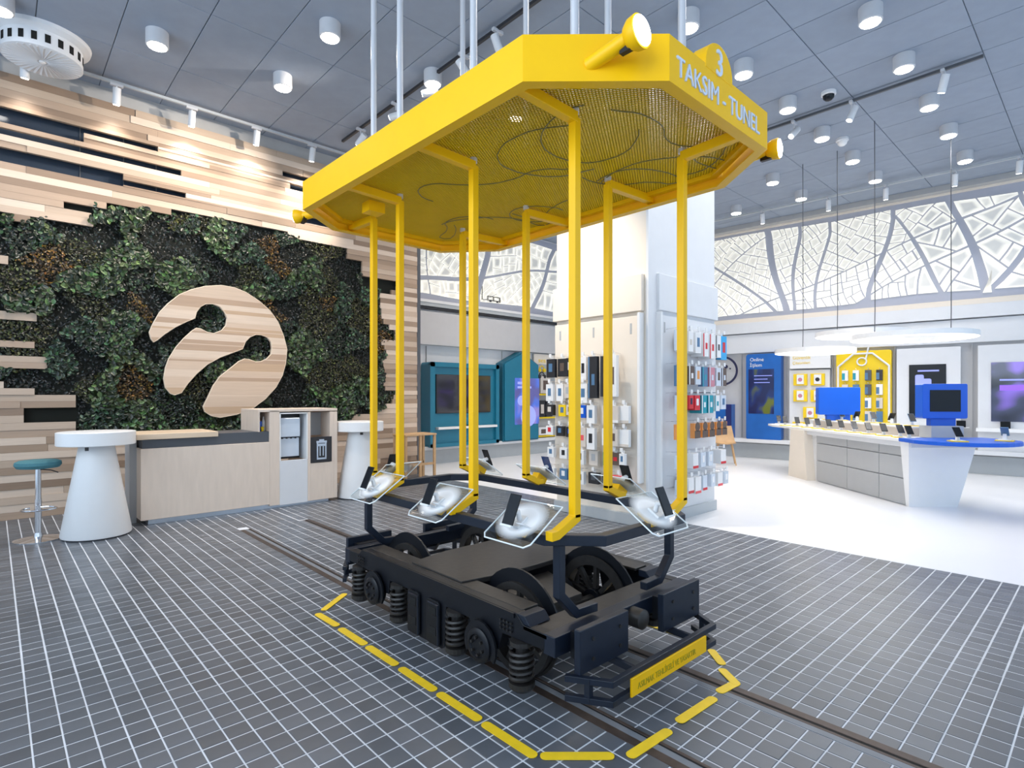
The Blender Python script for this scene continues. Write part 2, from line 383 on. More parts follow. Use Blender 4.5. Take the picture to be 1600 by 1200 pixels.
for di, ((a, b), l) in enumerate(zip(DS, DL)):
    a = Vector((*a, 0)); b = Vector((*b, 0)); d = (b - a).normalized(); n = Vector((-d.y, d.x, 0)); hw = .024; P = []
    for c, s0 in ((b, 1), (a, -1)):
        for i in range(7): th = R(-90 + 30 * i); P.append(c + (d * math.cos(th) * hw * .9 + n * math.sin(th) * hw) * s0)
    mb = MB(); k = len(P); c0 = (a + b) / 2
    mb.slab([(p.x - c0.x, p.y - c0.y) for p in P], 0, .0032)
    o = mb.build('floor_dash', 'yellow_tape'); o.location = (c0.x, c0.y, .0018 + .0006 * (di % 2))
    tag(o, 'yellow floor dash ' + l, 'floor marking', 'yellow dashed outline round the tram')

# -- wood wall
FOL = [(-2.2, 3.72), (0.18, 3.64), (0.18, 3.54), (0.42, 3.7), (0.96, 3.66), (0.92, 3.88), (0.65, 3.82), (0.65, 3.88), (0.79, 3.97), (1.48, 3.99), (1.48, 4.04), (2.21, 4.09), (2.99, 4.08), (4.47, 4.03), (4.48, 3.86), (4.75, 3.86), (4.76, 3.61), (5.46, 3.63), (5.46, 3.41), (5.09, 3.31), (5.14, 2.85), (5.42, 2.64), (5.42, 2.52), (5.14, 2.45), (5.26, 2.22), (5.14, 2.1), (5.22, 1.81), (5.14, 1.64), (5.44, 1.56), (5.35, 1.38), (5.14, 1.23), (4.53, 1.13), (4.47, 0.94), (0.78, 0.94), (0.78, 1.17), (0.28, 1.19), (0.28, 1.34), (0.78, 1.34), (0.77, 1.48), (0.18, 1.57), (0.07, 1.63), (-1.2, 1.76)]
OPEN = [(-2, 1.67, 4.86, 4.93), (-2, .86, 4.74, 4.90), (-2, 1.95, 4.60, 4.68), (-2, 1.28, 4.28, 4.45), (1.25, 2.02, 4.30, 4.37), (3.37, 4.2, 4.98, 5.06), (3.5, 4.3, 4.80, 4.89), (3.54, 4.3, 4.31, 4.42), (.65, .95, 3.82, 3.95)]
FING = [(-2, .39, 2.40, 2.50), (-2, .37, 2.07, 2.15), (-2, .5, 1.82, 1.97), (-2, .14, 3.06, 3.16), (-2, .6, 1.34, 1.42)]
LOGO = [(2.46, 3.1), (2.64, 3.09), (2.8, 3.04), (2.99, 2.93), (3.15, 2.8), (3.27, 2.64), (3.36, 2.42), (3.41, 2.22), (3.39, 2.0), (3.34, 1.81), (3.24, 1.62), (3.08, 1.44), (2.9, 1.3), (2.67, 1.21), (2.44, 1.17), (2.32, 1.2), (2.24, 1.26), (2.22, 1.33), (2.27, 1.44), (2.35, 1.63), (2.44, 1.77), (2.59, 1.9), (2.7, 2.0), (2.78, 2.04), (2.85, 2.03), (2.94, 2.0), (3.02, 2.01), (3.11, 2.06), (3.17, 2.13), (3.18, 2.23), (3.17, 2.32), (3.11, 2.39), (3.02, 2.42), (2.94, 2.42), (2.85, 2.37), (2.79, 2.3), (2.75, 2.19), (2.64, 2.14), (2.44, 2.05), (2.27, 1.94), (2.13, 1.8), (2.02, 1.66), (1.94, 1.53), (1.86, 1.5), (1.81, 1.52), (1.75, 1.6), (1.73, 1.72), (1.75, 1.87), (1.79, 2.0), (1.88, 2.17), (1.97, 2.29), (2.07, 2.4), (2.13, 2.45), (2.19, 2.44), (2.27, 2.4), (2.36, 2.39), (2.46, 2.44), (2.52, 2.52), (2.54, 2.63), (2.5, 2.72), (2.44, 2.79), (2.35, 2.82), (2.25, 2.81), (2.18, 2.76), (2.13, 2.68), (2.11, 2.59), (2.0, 2.53), (1.86, 2.44), (1.74, 2.34), (1.65, 2.25), (1.61, 2.22), (1.58, 2.26), (1.56, 2.35), (1.6, 2.46), (1.68, 2.63), (1.78, 2.76), (1.92, 2.9), (2.07, 2.99), (2.25, 3.06)]
wl = struct(MB().bx(-3, 5.95, 9.16, 9.3, 0, CZ).build('wall_left', 'plate_dark'))
struct(MB().bx(-3, 5.95, 9.06, 9.16, 5.35, CZ).build('trim_1', 'ceilcap'))
struct(MB().bx(5.90, 5.97, 9.0, 10.35, 0, CZ).build('trim_2', 'greydk'))
def solid(x, z):
    for a, b, c, d in FING:
        if a <= x <= b and c <= z <= d: return True
    for a, b, c, d in OPEN:
        if a <= x <= b and c <= z <= d: return False
    return not inside(x, z, FOL)
edges = sorted(set([0, 5.35] + [round(v, 3) for o in OPEN[:-1] for v in o[2:]] + [round(v, 3) for o in FING for v in o[2:]]))
zs = []
for a, b in zip(edges[:-1], edges[1:]):
    n = max(1, round((b - a) / .088)); zs += [(a + (b - a) * i / n, a + (b - a) * (i + 1) / n) for i in range(n) if b - a > .004]
planks = []
for z0, z1 in zs:
    zm = (z0 + z1) / 2; x = -2.9; run = None; iv = []
    xs = np.arange(-2.9, 5.9, .02)
    for x in xs:
        s = solid(x, zm)
        if s and run is None: run = x
        if not s and run is not None: iv.append((run, x)); run = None
    if run is not None: iv.append((run, 5.9))
    for a, b in iv:
        if b - a < .05: continue
        x = a
        while x < b - .01:
            L = random.choice((1.1, 1.5, 1.9, 2.3, 2.7)) * random.uniform(.8, 1.2)
            e = min(b, x + L)
            if b - e < .35: e = b
            planks.append((x, e, z0, z1)); x = e
planks.sort(key=lambda p: p[1] < .1)
mbs = MB()
for i, (a, b, c, d) in enumerate(planks):
    y = 9.0 + random.choice((0, 0, .006, .012)); cx, cz = (a + b) / 2, (c + d) / 2
    if i < 300:
        o = MB().bx(a - cx + .001, b - cx - .001, 0, .05, c - cz + .0008, d - cz - .0008).build('plank', 'woodw', wl); o.location = (cx, y, cz)
    else: mbs.bx(a + .001, b - .001, y, y + .05, c + .0008, d - .0008)
if mbs.v: mbs.build('planks', 'woodw', wl, kind='stuff')
mb = MB()
for x in (-.9, -.05, .83, 1.3, 1.68): mb.bx(x, x + .012, 9.150, 9.16, 4.1, 5.3)
mb.build('joint_strip', 'greydk', wl)
# emblem made of plank slices
em = thing('plank_emblem', 'round oak emblem with two keyhole-shaped cut-outs on the green wall', 'emblem', (2.5, 8.95, 1.17))
def spans(z):
    xs = []
    for i in range(len(LOGO)):
        (x0, z0), (x1, z1) = LOGO[i - 1], LOGO[i]
        if (z0 > z) != (z1 > z): xs.append(x0 + (x1 - x0) * (z - z0) / (z1 - z0))
    xs.sort(); return list(zip(xs[::2], xs[1::2]))
z = 1.171
while z < 3.098:
    h = random.choice((.055, .075, .1, .12)); z1 = min(3.099, z + h); n = max(3, int((z1 - z) / .012)); live = []; done = []
    for k in range(n):
        a = z + (z1 - z) * k / n; b = z + (z1 - z) * (k + 1) / n; s0, s1 = spans(a + 1e-4), spans(b - 1e-4)
        if len(s0) != len(s1): s0 = s1 = spans((a + b) / 2)
        if not live or len(live) != len(s0): live = [MB() for _ in s0]; done += live
        for mb, (p, q), (r_, s_) in zip(live, s0, s1):
            mb.add([(p, 8.90, a), (q, 8.90, a), (s_, 8.90, b), (r_, 8.90, b), (p, 8.97, a), (q, 8.97, a), (s_, 8.97, b), (r_, 8.97, b)],
                   [(0, 1, 2, 3), (7, 6, 5, 4), (0, 3, 7, 4), (1, 5, 6, 2), (0, 4, 5, 1), (3, 2, 6, 7)])
    for mb in done: mb.build('plank', 'woodlogo', em, w=True)
    z = z1
mb = MB(); P = LOGO
mb.tube([(x, 8.905, z_) for x, z_ in P], .008, 4, closed=True, up=(0, 1, 0)).build('edge_band', 'edge', em, w=True)
# foliage
rng = np.random.default_rng(5)
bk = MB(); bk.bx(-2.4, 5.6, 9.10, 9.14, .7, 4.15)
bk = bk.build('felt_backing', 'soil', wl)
N0 = 85000
X = rng.uniform(-1.2, 5.47, N0); Zr = rng.uniform(.75, 4.1, N0)
ok = np.array([inside(x, z_, FOL) or inside(x + .03, z_ + .02, FOL) for x, z_ in zip(X, Zr)])
inl = np.array([inside(x, z_, LOGO) for x, z_ in zip(X, Zr)])
ok &= ~inl
ok &= ~((X < .5) & np.array([any(a <= x <= b and c <= z_ <= d for a, b, c, d in FING) for x, z_ in zip(X, Zr)]))
ok &= ~((X < .80) & (Zr < 1.36)); ok &= ~((X > .6) & (X < .97) & (Zr > 3.80)); ok &= ~((X > 4.74) & (Zr > 3.40)); ok &= ~((X > 5.12) & (Zr > 2.95))
X = X[ok]; Zr = Zr[ok]
K = 240; sx_ = rng.uniform(-1.2, 5.5, K); sz_ = rng.uniform(.7, 4.2, K); kind = rng.choice(6, K, p=[.24, .22, .17, .12, .05, .20])
d2 = (X[:, None] + .06 * np.sin(9 * Zr[:, None]) - sx_[None]) ** 2 + (Zr[:, None] + .06 * np.sin(8 * X[:, None]) - sz_[None]) ** 2
kd = kind[np.argmin(d2, 1)]
keep = rng.random(len(X)) < np.array([.75, .8, .6, .8, .8, .35])[kd]; X, Zr, kd = X[keep], Zr[keep], kd[keep]
base = np.array([(.050, .088, .030), (.030, .062, .030), (.014, .030, .012), (.040, .044, .010), (.12, .065, .009), (.005, .011, .009)])[kd]
size = np.array([.033, .026, .023, .016, .015, .016])[kd] * rng.uniform(.6, 1.35, len(X))
hi = rng.random(len(X)) ** 4; colr = base * .8 * (0.25 + 3.0 * hi[:, None]) * rng.uniform(.8, 1.2, (len(X), 3)) 
n = len(X); ph = rng.uniform(0, 2 * np.pi, n); tl = rng.uniform(-.9, .9, n); tw = rng.uniform(-.7, .7, n)
dep = np.array([.11, .09, .05, .06, .07, .02])[kd] * rng.uniform(.3, 1.2, n)
Y0 = 9.07 - dep
ax = np.stack([np.cos(ph), .6 * np.sin(tl), np.sin(ph)], 1); ay = np.stack([-np.sin(ph), .6 * np.sin(tw), np.cos(ph)], 1)
c0 = np.stack([X, Y0, Zr], 1); s = size[:, None]
V = np.empty((n, 6, 3)); V[:, 0] = c0 - ax * s; V[:, 1] = c0 - ax * s * .3 - ay * s * .62; V[:, 2] = c0 + ax * s * .45 - ay * s * .5
V[:, 3] = c0 + ax * s * 1.05; V[:, 4] = c0 + ax * s * .45 + ay * s * .5; V[:, 5] = c0 - ax * s * .3 + ay * s * .62
V[:, [0, 3], 1] += (s * .22)
me = bpy.data.meshes.new('foliage'); F = (np.arange(n) * 6)[:, None, None] + np.array([(0, 1, 2, 3), (0, 3, 4, 5)])[None]
me.from_pydata(V.reshape(-1, 3).tolist(), [], F.reshape(-1, 4).tolist())
ca = me.color_attributes.new('Col', 'FLOAT_COLOR', 'POINT'); cc = np.ones((n, 6, 4)); cc[:, :, :3] = colr[:, None]; ca.data.foreach_set('color', cc.ravel())
me.materials.append(M['leaf']); o = bpy.data.objects.new('foliage', me); COL.objects.link(o)
tag(o, 'dense living wall of green, dark and rusty leaves set into the plank wall', 'green wall', kind='stuff')

# -- map wall at the back left
wb = struct(MB().bx(5.97, 15.2, 10.2, 10.35, 0, CZ).build('wall_back', 'whitem'))
struct(MB().bx(5.97, 15, 10.06, 10.2, 2.58, 3.30).build('trim_3', 'wall', bevel=.01))
struct(MB().bx(5.97, 15, 10.10, 10.2, 3.42, 3.50).build('trim_4', 'plinth'))
struct(MB().bx(5.97, 15, 10.08, 10.2, 3.36, 3.40).build('trim_5', 'blacktrack'))
struct(MB().bx(5.97, 15, 9.94, 10.2, .32, .40).build('trim_6', 'whitem', bevel=.01))
struct(MB().bx(5.97, 15, 10.10, 10.2, 0, .30).build('baseboard_back', 'plinth'))
mb = MB()
for x in (6.9, 8.0, 9.1, 10.2): mb.bx(x, x + .004, 10.17, 10.2, .4, 2.56)
struct(mb.build('trim_7', 'grey'))
# -- right wall (slightly turned)
WR = -R(84); WO = Vector((13.99, 0, 0)); WD = Vector((-.1045, .9945, 0)); WN = Vector((-.9945, -.1045, 0))
def wr(s_, z_=0, off=0): return tuple(WO + WD * s_ + WN * off + Vector((0, 0, z_)))
wallr = struct(MB().bx(-9, 3.5, 0, .2, 0, CZ).build('wall_right', 'wall')); wallr.location = wr(0); wallr.rotation_euler = (0, 0, WR)
def trim(name, y0, z0, z1, m, bev=.005):
    o = struct(MB().bx(-8.9, 3.4, y0, 0, z0, z1).build(name, m, bevel=bev)); o.location = wr(0); o.rotation_euler = (0, 0, WR); return o
trim('trim_8', -.16, 2.97, 3.22, 'whitem'); trim('trim_9', -.14, 3.22, 3.30, 'wallwarmlit'); trim('trim_10', -.10, 2.50, 2.95, 'whitem')
trim('trim_11', -.30, .38, .46, 'whitem'); trim('baseboard_right', -.03, 0, .34, 'plinth')
trim('trim_12', -.30, 5.44, 5.55, 'ceilcap')
mb = MB()
for x in (-6.2, -5.2, -4.25, -3.12, -1.9, -.9): mb.bx(x, x + .006, -.103, -.02, .47, 2.49)
o = struct(mb.build('trim_13', 'grey')); o.location = wr(0); o.rotation_euler = (0, 0, WR)
# -- ceiling
ce = struct(MB().bx(-3, 15.2, -3, 10.4, CZ + .02, CZ + .15).build('ceiling', 'ceilgap'))
pm = MB().bx(-.3385, .3385, -.681, .681, 0, .03).build('ceiling_panel', 'ceil', ce, bevel=.004)
first = True
for i in range(-3, 22):
    for j in range(-1, 7):
        x = .34 + .685 * (i + .5); y = 1.075 + 1.37 * (j + .5)
        if x > 14.8 or y > 10.3: continue
        o = pm if first else pm.copy()
        if not first: COL.objects.link(o)
        first = False; o.location = (x, y, CZ)
# -- shop front behind the photographer
def glazing(name, a, b, horiz):
    mb = MB(); g = MB()
    L = b - a; k = int(L / 2)
    for i in range(k + 1):
        p = a + L * i / k
        mb.bx(p - .04, p + .04, -3.1, -3.0, 0, 5.3) if horiz else mb.bx(-3.1, -3.0, p - .04, p + .04, 0, 5.3)
    (mb.bx(a, b, -3.1, -3, 5.3, CZ), mb.bx(a, b, -3.1, -3, 0, .12)) if horiz else (mb.bx(-3.1, -3, a, b, 5.3, CZ), mb.bx(-3.1, -3, a, b, 0, .12))
    struct(mb.build(name, 'grey'))
glazing('wall_front', -3, 15.2, True); glazing('wall_side', -3, 9.2, False)
g = MB().bx(-3, 15.2, -3.06, -3.05, .12, 5.3).build('window_1', 'glass'); struct(g)
g = MB().bx(-3.06, -3.05, -3, 9.2, .12, 5.3).build('window_2', 'glass'); struct(g)
# -- pillar
pil = struct(MB().bx(5.42, 6.92, 3.60, 4.98, 0, CZ).build('pillar', 'wallwarmlit'))
struct(MB().bx(5.41, 6.93, 3.58, 3.61, .13, CZ).build('pillar_cladding', 'whitem'))
struct(MB().bx(5.38, 6.95, 3.555, 5.0, 0, .13).build('baseboard_pillar', 'plinth', bevel=.004))

# ------------------------------------------------------------------ lightbox maps
def split(P, a, b):
    """cut polygon by the line through a with direction b"""
    out = []
    for sgn in (1, -1):
        Q = []
        for i in range(len(P)):
            p, q = P[i - 1], P[i]; sp = sgn * ((p[0] - a[0]) * b[1] - (p[1] - a[1]) * b[0]); sq = sgn * ((q[0] - a[0]) * b[1] - (q[1] - a[1]) * b[0])
            if (sp >= 0) != (sq >= 0): t = sp / (sp - sq); Q.append((p[0] + (q[0] - p[0]) * t, p[1] + (q[1] - p[1]) * t))
            if sq >= 0: Q.append(q)
        out.append(Q)
    return out
def parea(P): return abs(sum(P[i - 1][0] * P[i][1] - P[i][0] * P[i - 1][1] for i in range(len(P)))) / 2
def inset(P, d):
    cx = sum(p[0] for p in P) / len(P); cz = sum(p[1] for p in P) / len(P); n = len(P); Q = []
    if sum(P[i - 1][0] * P[i][1] - P[i][0] * P[i - 1][1] for i in range(n)) < 0: P = P[::-1]
    L = []
    for i in range(n):
        p, q = P[i], P[(i + 1) % n]; dx, dz = q[0] - p[0], q[1] - p[1]; l = math.hypot(dx, dz) or 1e-6
        L.append(((p[0] - dz / l * d, p[1] + dx / l * d), (dx / l, dz / l)))
    for i in range(n):
        (a, u), (b, v) = L[i - 1], L[i]; cr = u[0] * v[1] - u[1] * v[0]
        if abs(cr) < .05: Q.append(b); continue
        t = ((b[0] - a[0]) * v[1] - (b[1] - a[1]) * v[0]) / cr; Q.append((a[0] + u[0] * t, a[1] + u[1] * t))
    return Q
def city(x0, x1, z0, z1, n, seed, zones):
    rd = random.Random(seed); ps = [[(x0, z0), (x1, z0), (x1, z1), (x0, z1)]]
    for a, b, wd in zones:
        nw = []
        for P in ps:
            h = [Q for Q in split(P, a, b) if len(Q) > 2 and parea(Q) > .01]
            nw += [inset(Q, wd) for Q in h] if len(h) == 2 else [P]
        ps = [p for p in nw if parea(p) > .01]
    ps = [(p, rd.uniform(-.8, .8)) for p in ps]
    while len(ps) < n:
        ps.sort(key=lambda e: -parea(e[0]) * rd.uniform(.3, 1.7) * (.45 if e[0][0][0] > x0 + (x1 - x0) * .62 else 1.25)); P, an = ps.pop(0)
        c, s_ = math.cos(an), math.sin(an); us = [p[0] * c + p[1] * s_ for p in P]; vs = [-p[0] * s_ + p[1] * c for p in P]
        wu, wv = max(us) - min(us), max(vs) - min(vs); t = rd.uniform(.28, .72); j = rd.uniform(-.16, .16)
        if wu > wv: u0 = min(us) + wu * t; vm = sum(vs) / len(vs); a = (u0 * c - vm * s_, u0 * s_ + vm * c); b = (-math.sin(an + j), math.cos(an + j))
        else: v0 = min(vs) + wv * t; um = sum(us) / len(us); a = (um * c - v0 * s_, um * s_ + v0 * c); b = (math.cos(an + j), math.sin(an + j))
        for Q in split(P, a, b):
            if len(Q) > 2 and parea(Q) > .003: ps.append((Q, an + rd.uniform(-.08, .08)))
    return [p for p, _ in ps]
def blocks(t, polys, warp, road):
    for P in polys:
        # refine edges so warped streets curve
        P2 = []
        for i in range(len(P)):
            p, q = P[i], P[(i + 1) % len(P)]
            for k in range(2): P2.append((p[0] + (q[0] - p[0]) * k / 2, p[1] + (q[1] - p[1]) * k / 2))
        rr = road * (1.0 if parea(P) > .05 else .7)
        A = inset(P, rr); a0 = parea(P)
        if len(A) < 3 or parea(A) > a0 or parea(A) < .25 * a0: continue
        A2 = []
        for i in range(len(A)):
            p, q = A[i], A[(i + 1) % len(A)]
            A2 += [p, ((p[0] + q[0]) / 2, (p[1] + q[1]) / 2)]
        cx = sum(p[0] for p in A2) / len(A2); cz = sum(p[1] for p in A2) / len(A2)
        O = [warp(*p) for p in A2]; I = [warp(cx + (p[0] - cx) * .74, cz + (p[1] - cz) * .74) for p in A2]; I2 = [warp(cx + (p[0] - cx) * .45, cz + (p[1] - cz) * .45) for p in A2]
        n = len(O); v = [(x, -.02, z_) for x, z_ in O] + [(x, -.05, z_) for x, z_ in O] + [(x, -.05, z_) for x, z_ in I] + [(x, -.05, z_) for x, z_ in I2]
        f = [(l * n + i, l * n + (i + 1) % n, (l + 1) * n + (i + 1) % n, (l + 1) * n + i) for l in range(3) for i in range(n)] + [tuple(range(3 * n, 4 * n))]
        me = bpy.data.meshes.new('map_block'); me.from_pydata(v, [], f); me.materials.append(M['mapblock'])
        at = me.attributes.new('glow', 'FLOAT', 'POINT'); at.data.foreach_set('value', [1.0] * n + [1.0] * n + [.75] * n + [.25 if a0 > .06 else .5] * n)
        o = bpy.data.objects.new('map_block', me); COL.objects.link(o); o.parent = t
wp = lambda x, z_: (x + .07 * math.sin(2.3 * z_ + x), z_ + .06 * math.sin(1.9 * x + .5))
def clampwarp(x0, x1, z0, z1):
    def f(x, z_):
        k = min(1, (x - x0) / .4, (x1 - x) / .4, (z_ - z0) / .3, (z1 - z_) / .3); k = max(0, k); a, b = wp(x, z_); return (x + (a - x) * k, z_ + (b - z_) * k)
    return f
t = thing('map_lightbox', 'long glowing street-map panel high on the right-hand wall', 'light box', wr(0, 0, .02), WR)
MB().bx(-7.5, 0.0, -.02, .02, 3.32, 5.42).build('street_board', 'map_street', t)
blocks(t, city(-7.4, -.1, 3.36, 5.40, 285, 3, [((-5.35, 4.1), (-.22, 1), .042), ((-5.0, 4.1), (.05, 1), .018), ((-4.5, 4.2), (.14, 1), .010), ((-3.4, 4.3), (.22, 1), .012), ((-6.3, 4.2), (1, -.9), .009), ((-6.3, 4.7), (1, .75), .008), ((-1.95, 4.3), (-.30, 1), .022), ((-1.2, 4.2), (.62, 1), .016), ((-.8, 4.4), (-.45, 1), .012), ((-2.6, 4.0), (-.5, 1), .010), ((-2.9, 4.6), (1, .35), .006), ((-1.2, 4.75), (1, .5), .006)]), clampwarp(-7.4, -.1, 3.36, 5.40), .017)
mb = MB(); mb.bx(-7.55, .05, -.10, .0, 3.29, 3.33); mb.bx(-7.55, .05, -.10, 0, 5.41, 5.45); mb.build('frame', 'wallwarmlit', t)
t = thing('map_lightbox', 'glowing street-map panel on the back wall, seen between the yellow poles', 'light box', (5.97, 10.18, 0))
MB().bx(.08, 7.0, -.02, .02, 3.56, 5.5).build('street_board', 'map_street', t)
blocks(t, city(.14, 6.9, 3.6, 5.45, 170, 11, [((2.4, 4), (.2, 1), .035), ((4.3, 4), (.5, 1), .04), ((3, 4.4), (1, .2), .02), ((1.0, 4), (-.05, 1), .018)]), clampwarp(.14, 6.9, 3.6, 5.45), .013)
mb = MB(); mb.bx(.0, .08, -.10, 0, 3.5, 5.5); mb.bx(.0, 7, -.10, 0, 3.5, 3.56); mb.build('frame', 'white', t)
# small tram outline on the map
mb = MB()
for a, b, c, d in ((2.62, 3.02, 3.74, 3.755), (2.62, 3.02, 3.83, 3.845), (2.62, 2.635, 3.74, 3.845), (3.0, 3.02, 3.72, 3.845), (2.8, 2.815, 3.74, 3.845), (2.45, 2.62, 3.74, 3.75), (2.45, 2.46, 3.74, 4.05), (2.68, 2.74, 3.71, 3.74), (2.9, 2.96, 3.71, 3.74)): mb.bx(a, b, -.07, -.055, c, d)
mb.build('tram_outline', 'blacktrack', t)

# ================================================================== TRAM DISPLAY
TR = thing('tram_display', 'yellow and black heritage tram skeleton on its bogie with phone trays', 'tram', (2.41, 2.66, 0))
def B(mb, name, m, parent=TR, **k): return mb.build(name, m, parent, w=True, **k)
RB, RT = 2.765, 2.955
OCT = [(1.57, 1.63), (2.0, 1.225), (2.93, 1.225), (3.28, 1.63), (3.28, 3.70), (2.93, 4.10), (1.92, 4.10), (1.555, 3.78)]
cx0, cy0 = 2.42, 2.66
def off(P, d):
    n = len(P); Q = []
    for i in range(n):
        p0, p1, p2 = P[i - 1], P[i], P[(i + 1) % n]
        a = Vector((p1[0] - p0[0], p1[1] - p0[1])).normalized(); b = Vector((p2[0] - p1[0], p2[1] - p1[1])).normalized()
        na = Vector((-a.y, a.x)); nb = Vector((-b.y, b.x)); m_ = (na + nb).normalized(); k = d / m_.dot(na); Q.append((p1[0] + m_.x * k, p1[1] + m_.y * k))
    return Q
IN = off(OCT, .012); IN2 = off(OCT, .055); IN3 = off(OCT, .10)
FP = []
for i in range(8):
    j = (i + 1) % 8; mb = MB(); a, b, c, d = OCT[i], OCT[j], IN[j], IN[i]
    mb.slab([a, b, c, d], RB, RT)
    o = B(mb, 'fascia_panel', 'yellow'); FP.append(o)
    B(MB().slab([IN[i], IN[j], IN2[j], IN2[i]], RB, RB + .008), 'lower_flange', 'yellow', o)
    B(MB().slab([IN2[i], IN2[j], IN3[j], IN3[i]], RB + .05, RB + .085), 'inner_rim', 'yellow', o)
A = FRONT(2.045, 1.224, 2.795)
text('TAKSIM - TUNEL', .118, .003, 'lettering', FP[1], FRONT(2.05, 1.222, 2.808), w=True, sx=.895, bold=0)
# route number board
P = [(2.30, RB + .10)] + [(2.30 + .0, 2.955)] + [(2.415 + .125 * math.cos(R(a)), 2.965 + .118 * math.sin(R(a))) for a in range(180, -1, -12)] + [(2.54, RB + .10)]
P = [(2.29, 2.94)] + [(2.415 + .125 * math.cos(R(a)), 2.965 + .118 * math.sin(R(a))) for a in range(180, -1, -10)] + [(2.54, 2.94)]
rb = B(MB().wallp(P, 1.222, 1.30), 'route_number_board', 'yellow', smooth=False, bevel=.003)
text('3', .168, .003, 'lettering', rb, FRONT(2.370, 1.219, 2.938), w=True, sx=.9, bold=0)
# mesh ceiling of the canopy
mb = MB(); zc = RB + .075; ys0, ys1 = 1.30, 4.02
def clipseg(a, b, P):
    t0, t1 = 0.0, 1.0; d = (b[0] - a[0], b[1] - a[1])
    for i in range(len(P)):
        p, q = P[i], P[(i + 1) % len(P)]; n = (-(q[1] - p[1]), q[0] - p[0]); num = (a[0] - p[0]) * n[0] + (a[1] - p[1]) * n[1]; den = d[0] * n[0] + d[1] * n[1]
        if abs(den) < 1e-9:
            if num < 0: return None
            continue
        t = -num / den
        if den > 0: t0 = max(t0, t)
        else: t1 = min(t1, t)
    return None if t0 >= t1 else ((a[0] + d[0] * t0, a[1] + d[1] * t0), (a[0] + d[0] * t1, a[1] + d[1] * t1))
for sg in (1, -1):
    k = -2.2
    while k < 5.6:
        sgm = clipseg((cx0 - 1, 2.66 + (k - 2) - sg * .62), (cx0 + 1, 2.66 + (k - 2) + sg * .62), IN2)
        if sgm:
            (a, b), (c, d) = sgm; h = .0034
            mb.add([(a, b - h, zc), (c, d - h, zc), (c, d + h, zc), (a, b + h, zc), (a, b - h, zc + .004), (c, d - h, zc + .004), (c, d + h, zc + .004), (a, b + h, zc + .004)],
                   [(0, 3, 2, 1), (4, 5, 6, 7), (0, 1, 5, 4), (3, 7, 6, 2)])
        k += .0175
B(mb, 'mesh_panel', 'meshyellow_shaded', kind='stuff')
# cables lying on the mesh
rd = random.Random(4)
for q in range(9):
    x, y, a = rd.uniform(1.9, 2.9), rd.uniform(1.6, 3.6), rd.uniform(0, 6.3); pts = []
    cur = rd.uniform(-.25, .25)
    for k in range(26):
        pts.append((x, y, zc - .008)); x += .055 * math.cos(a); y += .055 * math.sin(a); a += cur + rd.uniform(-.15, .15)
        if not (1.75 < x < 3.1 and 1.45 < y < 3.85): a += .9
        if rd.random() < .12: cur = rd.uniform(-.3, .3)
    B(MB().tube(pts, .0034, 5), 'loose_cable', 'wire')
B(MB().bx(1.86, 1.98, 3.42, 3.52, RB - .02, RB + .05), 'junction_box', 'yellow')
# poles
PO = [(2.0, 1.726, 'L'), (2.0, 2.478, 'L'), (2.0, 3.26, 'L'), (2.78, 2.13, 'R'), (2.78, 2.852, 'R'), (2.78, 3.583, 'R'), (2.755, 1.61, 'F'), (2.06, 3.72, 'K')]
PZ = .925
for x, y, k in PO:
    dx, dy = {'L': (-.13, 0), 'R': (.12, 0), 'F': (-.12, 0), 'K': (.12, 0)}[k]
    pts = [(x, y, RB + .03), (x, y, PZ), (x + dx, y + dy, .868), (x + dx * 1.35, y + dy * 1.35, .866)]
    B(MB().tube(pts[:2], 0, square=(.042, .042), up=(1, 0, 0)), 'pole', 'yellow', bevel=.004)
    o = B(MB().tube([(x, y, PZ + .02), (x, y, PZ), pts[2], pts[3]], 0, square=(.042, .042), up=(0, 1, 0)), 'pole_foot', 'yellow', bevel=.003)
    # roof bracket beams
    if k == 'L': e = (1.60, y)
    elif k == 'R': e = (3.25, y)
    elif k == 'F': e = (2.755, 1.25)
    else: e = (2.06, 4.08)
    B(MB().tube([(x, y, RB + .03), (e[0], e[1], RB + .045)], 0, square=(.045, .05), up=(0, 0, 1)), 'roof_beam', 'yellow', bevel=.003)
    B(MB().cyl((x, y, RB + .05), (x, y, CZ), .021, n=14), 'suspension_rod', 'rod', smooth=True)
# head lamps
def headlamp(p0, p1, fdir, r):
    o = B(MB().cyl(p0, p1, .03, n=20), 'lamp_arm', 'yellow', smooth=True)
    c = Vector(p1); f = Vector(fdir).normalized(); rot = Vector((0, 0, 1)).rotation_difference(f).to_matrix().to_4x4()
    h = B(MB().lathe([(.025, -.055), (r * .7, -.045), (r * .95, -.02), (r, .005), (r, .012), (r * .9, .014)], tuple(c + f * .05), 28, rot), 'lamp_shell', 'yellow', smooth=True)
    B(MB().lathe([(r * .9, .012), (r * .85, .02), (r * .4, .027), (.001, .028)], tuple(c + f * .05), 28, rot), 'lens', 'lamp', h, smooth=True)
    B(MB().bx(-.012, .012, -.03, .03, -.05, .0, Matrix.Translation(c)), 'clamp', 'black', o)
headlamp((1.775, 1.46, 2.835), (1.80, 1.285, 2.875), (.02, -1, .05), .064)
headlamp((3.08, 1.38, 2.82), (3.10, 1.30, 2.83), (.2, -1, 0), .055)
headlamp((1.72, 3.95, 2.82), (1.66, 4.02, 2.80), (-.6, .8, 0), .05)
